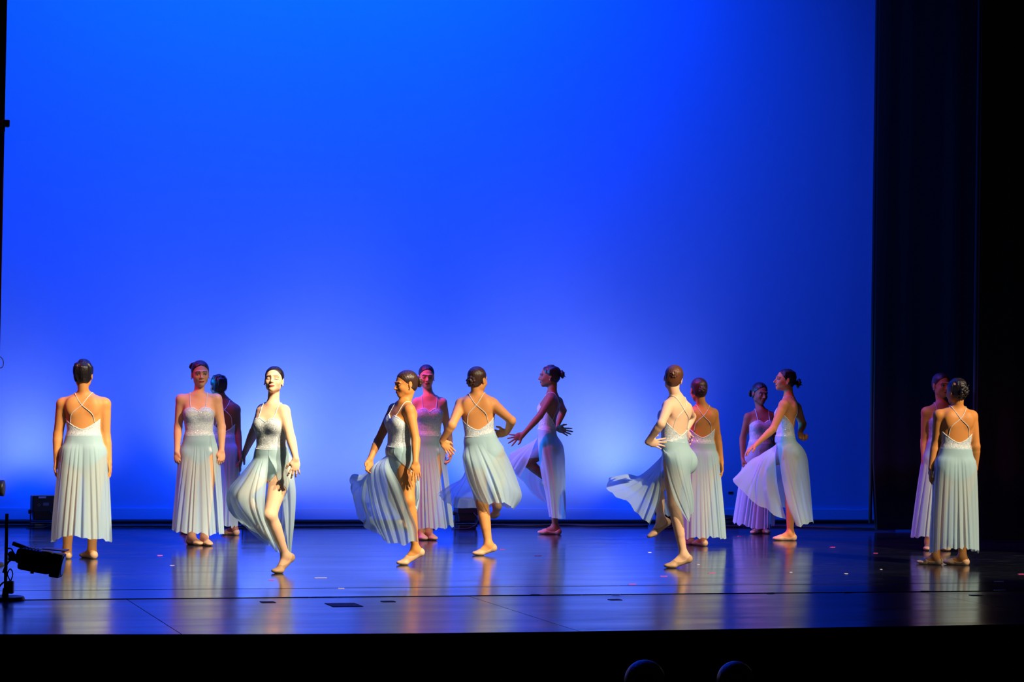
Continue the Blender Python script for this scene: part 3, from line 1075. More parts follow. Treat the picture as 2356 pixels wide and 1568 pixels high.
def make_skirt(D, root, P3, Wp, PF, CF, torso, solid, k, b, rng):
    S = D['skirt']
    rs = np.random.RandomState(D['seed'] + 50)

    def ring(th, dz, off):
        a = np.radians(th)
        o = Wp + PF[2] * dz if dz < -.02 else Wp + CF[2] * dz
        dr = PF[1] * math.cos(a) + PF[0] * math.sin(a)
        t = np.linspace(.02, .34, 129)
        dv = sdf_at(torso, o + t[:, None] * dr)
        i = np.where(dv < off)[0]
        return o + dr * (t[i[-1]] if len(i) else .1)
    G = []
    if 'hem' in S:                              # hanging skirt: hem given by left, right and middle points
        (lx, ly), (rx, ry), my = S['hem']
        pl, pr = P3((lx, ly)), P3((rx, ry))
        Cn = (pl + pr) / 2
        a_ = abs((pr - pl) @ RGT) / 2
        b_ = a_ * S.get('deep', .85)
        zc = P3(((lx + rx) / 2, my))[2] - Cn[2]
        slit = S.get('slit', 38)
        gap = S.get('gap', 3.0)
        ths = np.concatenate([[slit + gap], np.arange(slit + 25, slit + 340, 24.0), [slit + 360 - gap]])
        for th in ths:
            a = math.radians(th)
            dr = PF[1] * math.cos(a) + PF[0] * math.sin(a)
            r_, f_ = dr @ RGT, dr @ FWD
            n = math.hypot(r_, f_); r_ /= n; f_ /= n
            hem = Cn + RGT * a_ * r_ + FWD * b_ * f_ + Z3 * ((1 - r_ * r_) * zc + (pr[2] - pl[2]) / 2 * r_)
            w0, w1, w2 = ring(th, .004, .007), ring(th, -.07 * k, .009), ring(th, -.14 * k, .012)
            mid = w2 * .52 + hem * .48 + (RGT * r_ * a_ + FWD * f_ * b_) * .02
            G.append([w0, w1, w2, mid, hem])
        pleats, amp = S.get('pleats', 26), S.get('amp', .0135)
    else:
        for th, *pts in S['guides']:
            dep = [p[2] for p in pts]
            w0, w1 = ring(th, .004, .007), ring(th, -.06 * k, .009)
            G.append([w0, w1] + [P3(p) for p in pts])
        pleats, amp = int(S.get('pleats', 24) * .72), S.get('amp', .016) * .85
    NT = 40
    curves = []
    for g in G:
        c = catmull(np.array(g), 14)
        s = np.concatenate([[0], np.cumsum(np.linalg.norm(np.diff(c, axis=0), axis=1))])
        t = np.linspace(0, s[-1], NT)
        curves.append(np.stack([np.interp(t, s, c[:, i]) for i in range(3)], 1))
    curves = np.array(curves)                  # (guides, NT, 3)
    per = max(8, int(round(300 / (len(curves) - 1))))
    surf = np.array([catmull(curves[:, j], per) for j in range(NT)])      # (NT, NU, 3)
    NU = surf.shape[1]
    u = np.linspace(0, 1, NU)
    t = np.linspace(0, 1, NT)
    du = np.gradient(surf, axis=1); dt = np.gradient(surf, axis=0)
    nrm = np.cross(du, dt)
    nrm /= np.linalg.norm(nrm, axis=-1, keepdims=True) + 1e-9
    if ((surf[NT // 3] - surf[NT // 3].mean(0)) * nrm[NT // 3]).sum() < 0:
        nrm = -nrm
    warp = np.interp(u, np.linspace(0, 1, pleats + 1), np.linspace(0, 1, pleats + 1) + np.concatenate([[0], rs.uniform(-.49, .49, pleats - 1) / pleats, [0]]))
    hgt = np.interp(u, np.linspace(0, 1, pleats + 1), rs.uniform(.15, 1.35, pleats + 1))
    ph = 2 * np.pi * pleats * warp
    wave = np.sin(ph) * .75 + np.sin(2 * ph + .8) * .22
    fade = np.clip((t - .10) / .75, 0, 1) ** .8
    wob = 1 + .25 * np.sin(t[:, None] * 5 + ph[None] * .15)
    surf = surf + nrm * (amp * fade[:, None] * wob * (wave * hgt)[None])[..., None]
    # uneven hem
    hv = np.interp(u, np.linspace(0, 1, pleats * 2 + 1), rs.uniform(-.018, .018, pleats * 2 + 1)) * S.get('ragged', 1.0)
    surf += (dt / (np.linalg.norm(dt, axis=-1, keepdims=True) + 1e-9)) * (hv[None] * np.clip((t - .8) / .2, 0, 1)[:, None])[..., None]
    for _ in range(3):
        d = sdf_at(solid, surf)
        bad = d < .007
        if bad.any():
            g = sdf_grad(solid, surf[bad])
            surf[bad] += g * np.minimum(.007 - d[bad], .06)[:, None]
    surf[..., 2] = np.maximum(surf[..., 2], .02)
    idx = np.arange(NT * NU).reshape(NT, NU)
    F = np.stack([idx[:-1, :-1].ravel(), idx[:-1, 1:].ravel(), idx[1:, 1:].ravel(), idx[1:, :-1].ravel()], 1)
    mesh_obj('skirt', surf.reshape(-1, 3), F, M['sheer'], root)

# ------------------------------------------------------------------ the stage
random.seed(4)
EDGE_PX = [(-500, 1457), (0, 1456), (600, 1456), (1000, 1453.5), (1300, 1450), (1700, 1444), (2060, 1438), (2356, 1433), (2900, 1424)]
EDGE = np.array([ground(*p)[:2] for p in EDGE_PX])
X0, X1 = EDGE[0, 0] - .6, EDGE[-1, 0] + 7.0
Y_A = float(ground(600, 1373)[1])       # joint between apron and dance floor
Y_B = float(ground(600, 1353)[1])
HOUSE_Z = -0.86


def edge_y(x):
    return float(np.interp(x, EDGE[:, 0], EDGE[:, 1]))


def slab(name, poly, z0, z1, material, parent=None):
    n = len(poly)
    v = [(x, y, z1) for x, y in poly] + [(x, y, z0) for x, y in poly]
    f = [tuple(range(n)), tuple(range(2 * n - 1, n - 1, -1))] + [(i, n + i, n + (i + 1) % n, (i + 1) % n) for i in range(n)]
    return mesh_obj(name, v, f, material, parent, smooth=False)


sub = slab('floor', [(X0, edge_y(X0) + .02)] + [(float(x), float(y) + .02) for x, y in EDGE[1:-1]] + [(X1, edge_y(X1) + .02), (X1, CYC_Y + 2.2), (X0, CYC_Y + 2.2)], -0.10, -0.016, M['sub'])
tag(sub, 'dark stage floor under the dancers', 'floor', kind='structure')
# dance-floor strips running across the stage
ys = [Y_A, Y_B]
while ys[-1] < CYC_Y + 2.2:
    ys.append(ys[-1] + 1.6)
for i in range(len(ys) - 1):
    g = .010 if i == 0 else .004
    zt = -.0015 if i == 0 else 0.0
    slab('floor_panel', [(X0, ys[i] + g), (X1, ys[i] + g), (X1, ys[i + 1] - .003), (X0, ys[i + 1] - .003)], -0.016, zt, M['marley'], sub)
# apron boards up to the curved edge
xs = [X0, float(ground(380, 1432)[0]), float(ground(1240, 1420)[0]), float(ground(2190, 1373)[0]), X1]
for i in range(len(xs) - 1):
    a, b_ = xs[i] + .003, xs[i + 1] - .003
    seg = np.linspace(a, b_, 14)
    slab('floor_panel', [(float(x), edge_y(x) + .085) for x in seg] + [(b_, Y_A - .006), (a, Y_A - .006)], -0.016, -0.006, M['apron'], sub)
    slab('edge_board', [(float(x), edge_y(x)) for x in seg] + [(float(x), edge_y(x) + .080) for x in seg[::-1]], -0.016, -0.0055, M['apron'], sub)
fx = np.linspace(X0, X1, 40)
fr = slab('wall_front', [(float(x), edge_y(x) + .012) for x in fx] + [(float(x), edge_y(x) + .07) for x in fx[::-1]], HOUSE_Z, -0.0165, M['front'])
tag(fr, 'black fascia below the stage edge', 'wall', kind='structure')
hf = slab('floor_house', [(X0, -3), (X1, -3), (X1, edge_y(X1) + .5), (X0, edge_y(X0) + .5)], HOUSE_Z - .06, HOUSE_Z, M['house_floor'])
tag(hf, 'dark carpet of the house in front of the stage', 'floor', kind='structure')
bw = slab('wall_back', [(X0, CYC_Y + 1.6), (X1, CYC_Y + 1.6), (X1, CYC_Y + 1.75), (X0, CYC_Y + 1.75)], 0.0, 9.5, M['velour'])
tag(bw, 'black rear wall behind the backdrop', 'wall', kind='structure')

# cyclorama
cx0, cx1 = float(on_y(-420, 700, CYC_Y)[0]), float(on_y(2230, 700, CYC_Y)[0])
cyc = empty('cyclorama', ((cx0 + cx1) / 2, CYC_Y, 0), 'huge pale backdrop cloth lit deep blue behind the dancers', 'backdrop')
nx, nz = 160, 40
v, f = [], []
for j in range(nz + 1):
    for i in range(nx + 1):
        x = cx0 + (cx1 - cx0) * i / nx
        z = .03 + 8.6 * j / nz
        edge = max(0, 1 - (cx1 - x) / 1.9)
        v.append((x, CYC_Y + .010 * edge * math.sin(x * 9 + .3 * math.sin(z)) + .003 * math.sin(x * 2.3), z))
for j in range(nz):
    for i in range(nx):
        a = j * (nx + 1) + i
        f.append((a, a + 1, a + nx + 2, a + nx + 1))
mesh_obj('cloth', v, f, M['cyc'], cyc)
B().box(((cx0 + cx1) / 2, CYC_Y - .012, .096), (cx1 - cx0, .016, .125), bevel=.004).build('hem_pocket', M['cyc_hem'], cyc)
B().cyl(((cx0 + cx1) / 2, CYC_Y - .018, .0165), .0155, .0155, cx1 - cx0, (0, math.pi / 2, 0), 16).build('bottom_pipe', M['black_matte'], cyc)
tg = on_y(1681, 1133, CYC_Y)
B(tg).box((0, -.004, 0), (.058, .006, .026), bevel=.002).build('tape_tag', M['black_matte'], cyc)


def drape(name, x0, x1, y, z0, z1, material, label, folds, amp, seed, lean=0.0):
    rs = np.random.RandomState(seed)
    n, nz = 120, 12
    root = empty(name, ((x0 + x1) / 2, y, 0), label, 'curtain')
    ph = rs.rand(6) * 6
    v, f = [], []
    for side in (0, 1):
        for j in range(nz + 1):
            z = z0 + (z1 - z0) * j / nz
            for i in range(n + 1):
                u = i / n
                x = x0 + (x1 - x0) * u
                if j == 0:                      # rounded lower corner
                    x = x0 + .06 + (x1 - x0 - .06) * u
                w = amp * sum(math.sin(2 * math.pi * folds * u * c + ph[q]) / c for q, c in enumerate((1, 1.7, 2.9)))
                v.append((x, y + w + side * .05, z))
    N = (n + 1) * (nz + 1)
    for j in range(nz):
        for i in range(n):
            a = j * (n + 1) + i
            f.append((a, a + 1, a + n + 2, a + n + 1))
            f.append((N + a, N + a + n + 1, N + a + n + 2, N + a + 1))
    for j in range(nz):
        for i in (0, n):
            a = j * (n + 1) + i
            f.append((a, a + n + 1, N + a + n + 1, N + a))
    for i in range(n):
        f.append((i, N + i, N + i + 1, i + 1))
    mesh_obj('cloth', v, f, material, root)
    # rolled side hem that catches the light
    tv, tf = tube_mesh(np.array([(x0 - .008, y + .02 + amp * .3, z) for z in np.linspace(z0 + .07, z1, 20)]), .020, 8)
    mesh_obj('side_hem', tv, tf, material, root)
    return root


p1 = ground(2003, 1222)
e1 = on_y(2003, 1100, p1[1])
drape('leg_curtain', e1[0] + .02, e1[0] + 2.4, p1[1], .02, 9.0, M['velour'], 'black masking curtain hanging at the right edge of the blue backdrop', 3, .005, 3)
p2 = ground(2240, 1246)
e2 = on_y(2243, 900, p2[1])
drape('leg_curtain', e2[0] + .02, e2[0] + 2.6, p2[1], .015, 9.0, M['velour'], 'black masking curtain set forward of the other, farthest from the backdrop', 3, .006, 7)
p3 = at_depth(16, 0, 21.0)
e3 = on_y(8, 420, p3[1])
drape('leg_curtain', e3[0] - 2.0, e3[0], p3[1], .02, 9.0, M['leg_left'], 'brownish black wing curtain opposite the two dark legs', 3, .012, 9)

# the clamp with a small lamp on the edge of the left wing curtain
cp = on_y(13, 284, p3[1] - .07)
cl = empty('lighting_clamp', cp, 'small black clamp on the edge of the brownish wing curtain', 'clamp')
B(cp).box((0, 0, 0), (.066, .07, .062), bevel=.010).build('jaw', M['black'], cl)
B(cp).cyl((-.012, 0, -.045), .008, .008, .05, None, 12).build('bolt', M['black_matte'], cl)
B(cp).box((-.04, .03, 0), (.05, .04, .03), bevel=.006).build('hook', M['black'], cl)
lp = on_y(2, 835, p3[1] - .02)
ca_ = B().tube([lp + np.array(q) for q in ((-.05, 0, .06), (0, 0, .05), (.022, 0, .005), (.005, 0, -.04), (-.05, 0, -.03))], .0035, 6).build('wire_loop', M['black_matte'], None, True)
tag(ca_, 'thin wire loop poking out beside the brownish wing curtain', 'wire')


# ------------------------------------------------------------------ fixtures
def cyc_lamp(px, py, label, yaw):
    p = ground(px, py)
    c, s = math.cos(yaw), math.sin(yaw)
    ax = [(c, s, 0), (-s, c, 0), (0, 0, 1)]
    root = empty('floor_light', p, label, 'light', 'floor lights before the backdrop')
    bd = B(p, ax).box((0, 0, .245), (.225, .16, .17), bevel=.012)
    bd.box((0, 0, .125), (.205, .15, .09), bevel=.012, taper=(.85, .85))
    body = bd.build('housing', M['black'], root)
    for i in range(6):
        B(p, ax).box((0, .0, .175 + i * .024), (.232, .120, .006), bevel=.001).build('cooling_fin', M['black'], body)
    B(p, ax).box((-.018, -.0815, .312), (.075, .003, .018)).build('label_strip', M['label'], body)
    B(p, ax).box((.02, -.0815, .243), (.058, .003, .030), bevel=.001).build('display', M['grey'], body)
    for i in range(4):
        B(p, ax).box((-.05 + .011 * math.cos(i * math.pi / 2), -.0815, .236 + .011 * math.sin(i * math.pi / 2)), (.006, .004, .006)).build('button', M['steel'], body)
    B(p, ax).cyl((0, .082, .245), .085, .085, .012, (math.pi / 2, 0, 0), 28).build('lens', M['lens'], body, False)
    B(p, ax).box((0, 0, .022), (.19, .16, .044), bevel=.008).build('base', M['black'], root)
    yk = B(p, ax)
    for sg in (-1, 1):
        yk.box((sg * .118, 0, .10), (.010, .05, .16), bevel=.003)
    yk.box((0, 0, .052), (.24, .06, .012), bevel=.003)
    y_ = yk.build('yoke', M['black'], root)
    for sg in (-1, 1):
        B(p, ax).cyl((sg * .130, 0, .165), .022, .022, .02, (0, math.pi / 2, 0), 16, .003).build('knob', M['black_matte'], y_)
    B(p, ax).tube([(.06, -.084, .175), (.095, -.12, .12), (.075, -.12, .05), (-.02, -.14, .012), (-.13, -.11, .01), (-.16, -.03, .01), (-.05, .02, .012)], .0055, 6).build('power_lead', M['black_matte'], root, True)
    return root


cyc_lamp(97, 1214, 'black floor light behind the short-haired dancer who stands beside the lamp stand', .06)
cyc_lamp(584, 1215, 'black floor light behind the swinging skirt of the lifted-knee dancer', .03)
cyc_lamp(1071, 1216, 'black floor light behind the raised heel of the dancer with hands off her hips', .02)
cyc_lamp(1534, 1214, 'black floor light half hidden by the auburn-haired dancer\'s trailing foot', .0)

# lamp on a low stand at the left edge of the stage
sp = ground(12, 1379, -.006)
sd_ = float(sp @ FWD)
s_ = sd_ / FPX
AX = np.array([RGT, FWD, Z3])


def L3(px, py, dep=0.0):                       # pixel -> offset from the stand's foot, in its own axes
    q = at_depth(px, py, sd_ + dep) - sp
    return np.array([q @ RGT, q @ FWD, q[2]])


st = empty('lamp_stand', sp, 'low black lamp stand with round foot at the side of the stage', 'stand')
B(sp, AX).cyl((0, 0, .012), .135, .125, .024, None, 40, .003).build('foot_plate', M['black'], st)
ptop = L3(13.5, 1181)
B(sp, AX).cyl((0, 0, ptop[2] / 2 + .01), .0115, .0115, ptop[2] - .02, None, 16).build('pole', M['black'], st)
B(sp, AX).cyl((0, 0, .05), .024, .018, .06, None, 16, .003).build('collar', M['black'], st)
bxp = L3(20, 1350)
ub = B(sp, AX).box((bxp[0] + .012, 0, bxp[2]), (.042, .05, .085), bevel=.006).build('power_box', M['black'], st)
B(sp, AX).box((bxp[0] + .012, -.027, bxp[2] - .02), (.03, .003, .015)).build('rating_plate', M['grey'], ub)
B(sp, AX).tube([(bxp[0] + .012, 0, bxp[2] + .04), (bxp[0] + .028, -.01, bxp[2] + .09), (bxp[0] + .012, -.015, bxp[2] + .125), (bxp[0] - .008, -.01, bxp[2] + .09), (bxp[0] + .008, 0, bxp[2] + .045)], .004, 6).build('cable_coil', M['black_matte'], ub, True)
B(sp, AX).tube([(-.01, 0, .12), (-.03, -.02, .10), (-.05, -.03, .06), (-.09, -.05, .02), (-.2, -.05, .012)], .006, 6).build('trailing_lead', M['black_matte'], st, True)

hp0, hp1 = L3(38, 1280), L3(143, 1300)
lc = (hp0 + hp1) / 2
tilt = math.atan2(hp1[2] - hp0[2], hp1[0] - hp0[0])
lm_org = sp + lc @ AX
LA = np.array([RGT * math.cos(tilt) + Z3 * math.sin(tilt), FWD, Z3 * math.cos(tilt) - RGT * math.sin(tilt)])
Ln = np.linalg.norm(hp1 - hp0)
lamp = empty('spotlight', lm_org, 'black profile spotlight clamped to the low stand, tilted down', 'spotlight')
hs_ = B(lm_org, LA)
hs_.box((-.02, 0, 0), (Ln * .70, .15, .150), bevel=.022)
hs_.box((Ln * .40, 0, -.004), (Ln * .22, .155, .160), bevel=.010)
hs_.cyl((-Ln * .42, 0, .01), .045, .068, Ln * .16, (0, math.pi / 2, 0), 24, .004)
hous = hs_.build('housing', M['black'], lamp)
for i in range(5):
    B(lm_org, LA).box((-.10 + i * .022, 0, .0765), (.006, .12, .010)).build('vent_fin', M['black'], hous)
fl = B(lm_org, LA)
fl.box((Ln * .30, 0, .098), (Ln * .50, .15, .007), (0, -.09, 0), bevel=.002)
fl.build('top_shutter', M['black'], lamp)
B(lm_org, LA).box((Ln * .12, -.079, .062), (.042, .003, .026), (0, .1, 0)).build('rating_label', M['label'], hous)
B(lm_org, LA).box((Ln * .38, -.080, -.030), (.044, .003, .044), bevel=.001).build('gel_window', M['grey'], hous)
B(lm_org, LA).cyl((Ln * .51, 0, 0), .066, .066, .010, (0, math.pi / 2, 0), 28).build('lens', M['lens'], hous)
ar = B(lm_org, LA)
ar.box((-Ln * .33, 0, .070), (Ln * .62, .035, .028), (0, .16, 0), bevel=.006)
ar.box((-Ln * .58, 0, -.010), (.05, .06, .045), bevel=.008)
ar.build('yoke', M['black'], lamp)
B(lm_org, LA).cyl((-Ln * .60, -.03, .012), .022, .022, .030, (math.pi / 2, 0, 0), 16, .003).build('clamp_knob', M['black_matte'], lamp)
B(lm_org, LA).cyl((-Ln * .10, -.01, -.082), .012, .012, .018, None, 12).build('lock_screw', M['black_matte'], lamp)
B(lm_org, LA).tube([(-Ln * .44, -.02, -.03), (-Ln * .56, -.04, -.02), (-Ln * .66, -.03, -.06), (-Ln * .72, .0, -.12)], .007, 6).build('power_lead', M['black_matte'], lamp, True)
B(lm_org, LA).tube([(-Ln * .35, -.04, .05), (-Ln * .50, -.06, .02), (-Ln * .62, -.04, .05), (-Ln * .75, .0, .04)], .005, 6).build('safety_cable', M['black_matte'], lamp, True)

# a second lamp just enters the frame above it
q0 = ground(-34, 1300)
qd = float(q0 @ FWD)
qz = at_depth(-20, 1122, qd)[2]
st2 = empty('spotlight', q0, 'black round-nosed spotlight on a pole, only its nose in view', 'spotlight')
B(q0, AX).cyl((0, 0, .012), .15, .14, .024, None, 32, .003).build('foot_plate', M['black'], st2)
B(q0, AX).cyl((0, .0, qz / 2), .013, .013, qz, None, 14).build('pole', M['black'], st2)
B(q0, AX).cyl((.055, 0, qz), .048, .066, .17, (0, math.pi / 2, 0), 28, .012).build('housing', M['black'], st2, True)

# cables along the foot of the backdrop
def floor_cable(pxs, r, label, seed):
    rs = np.random.RandomState(seed)
    pts = []
    for x, y in pxs:
        p = ground(x, y); p[2] = r + .001
        pts.append(p)
    v, f = tube_mesh(catmull(pts, 8), r, 8)
    o = mesh_obj('cable', v, f, M['black_matte'])
    tag(o, label, 'cable')


floor_cable([(-60, 1212), (60, 1211), (250, 1213), (330, 1213), (520, 1214), (700, 1214), (880, 1213), (1000, 1216)], .013, 'black cable lying along the floor from the wing to the middle floor light', 1)
floor_cable([(1110, 1213), (1150, 1211), (1220, 1212), (1300, 1210), (1380, 1212), (1490, 1212)], .013, 'black cable lying along the floor between two floor lights', 2)
floor_cable([(1560, 1210), (1620, 1212), (1690, 1213), (1790, 1213), (1880, 1215), (1960, 1217), (2060, 1219)], .012, 'black cable lying along the floor towards the black masking curtains', 3)
cc = ground(1676, 1205)
cb = B()
for i in range(4):
    a = [cc + np.array([.15 * (1 - .08 * i) * math.cos(t + i) , .10 * math.sin(t + i), .016 + .022 * i + .006 * math.sin(3 * t)]) for t in np.linspace(0, 6.0, 12)]
    cb.tube(a, .011, 6)
tag(cb.build('cable_coil', M['black_matte'], None, True), 'coil of black cable on the floor by the backdrop', 'cable')

# floor pockets and marks
for (px, py, wx, wy, lab) in ((791, 1391, .21, .26, 'largest dark hatch let into the apron floor'), (616, 1384.5, .095, .10, 'small dark pocket cover in front of the dancer with the lifted knee'),
                              (893, 1383, .095, .07, 'small dark pocket cover in front of the profile dancer with closed eyes'), (1415, 1379, .090, .07, 'small dark pocket cover in front of the auburn-haired dancer'),
                              (2246, 1369, .09, .07, 'small dark pocket cover in front of the pair by the black curtains')):
    p = ground(px, py, -.006)
    o = empty('floor_pocket', p, lab, 'hatch', 'covers let into the stage floor')
    B(p).box((0, 0, .0015), (wx, wy, .003), bevel=.001).build('cover', M['black_matte'], o)
    B(p).box((wx * .3, -wy * .2, .0036), (.02, .02, .0014)).build('finger_ring', M['grey'], o)

PINK = [(368, 1277, 12), (625, 1334, 14), (1238, 1278, 14), (1527, 1325, 17), (1638, 1318, 17), (1455, 1343, 18), (1703, 1233, 12), (2349, 1320, 16), (1155, 1263, 14), (2014, 1272, 10), (1915, 1258, 12)]  # second to last is reddish floor debris, drawn as a bit of tape
WHITE = [(738, 1328.5, 28), (785, 1353, 14), (1232, 1367, 22), (1418, 1367, 20), (1494, 1270, 8), (1606, 1298, 8), (1773, 1363, 18), (1950, 1361, 20), (2128, 1359, 20), (2298, 1337, 22), (2300, 1357, 28), (1819, 1316, 7), (1946, 1319, 9), (396, 1300, 10), (2027, 1309, 5)]
NEAR = [((190, 1284), 'the short-haired dancer by the lamp stand'), ((460, 1253), 'the arms-down dancer facing out'), ((640, 1316), 'the dancer with the lifted knee'), ((935, 1298), 'the profile dancer with closed eyes'),
        ((1112, 1276), 'the dancer with both elbows bent'), ((1265, 1230), 'the profile dancer with spread fingers'), ((1560, 1304), 'the auburn-haired dancer'), ((1745, 1226), 'the shadowed dancer in blue light'),
        ((1805, 1242), 'the long-armed profile dancer'), ((2195, 1298), 'the bun-haired dancer by the black curtains'), ((791, 1391), 'the largest floor hatch'), ((1415, 1379), 'the pocket cover before the auburn-haired dancer')]
for nm, lst, word in (('tape_pink', PINK, 'pink'), ('tape_white', WHITE, 'white')):
    src = B().box((0, 0, .0012), (1, .022, .0024), bevel=.0006).build('spike_tape', M[nm])
    for i, (px, py, w) in enumerate(lst):
        p = ground(px, py)
        p = ground(px, py, 0.0 if p[1] > Y_B else -.0015)
        o = src if i == 0 else src.copy()
        if i: COL.objects.link(o)
        o.location = [float(c) for c in p]
        o.scale = (w * float(p @ FWD) / FPX, 1, 1)
        o.rotation_euler = (0, 0, random.uniform(-.12, .12))
        who = min(NEAR, key=lambda q: np.linalg.norm(ground(*q[0]) - p))[1]
        tag(o, 'small %s tape mark on the floor near %s' % (word, who), 'tape mark', word + ' tape marks')

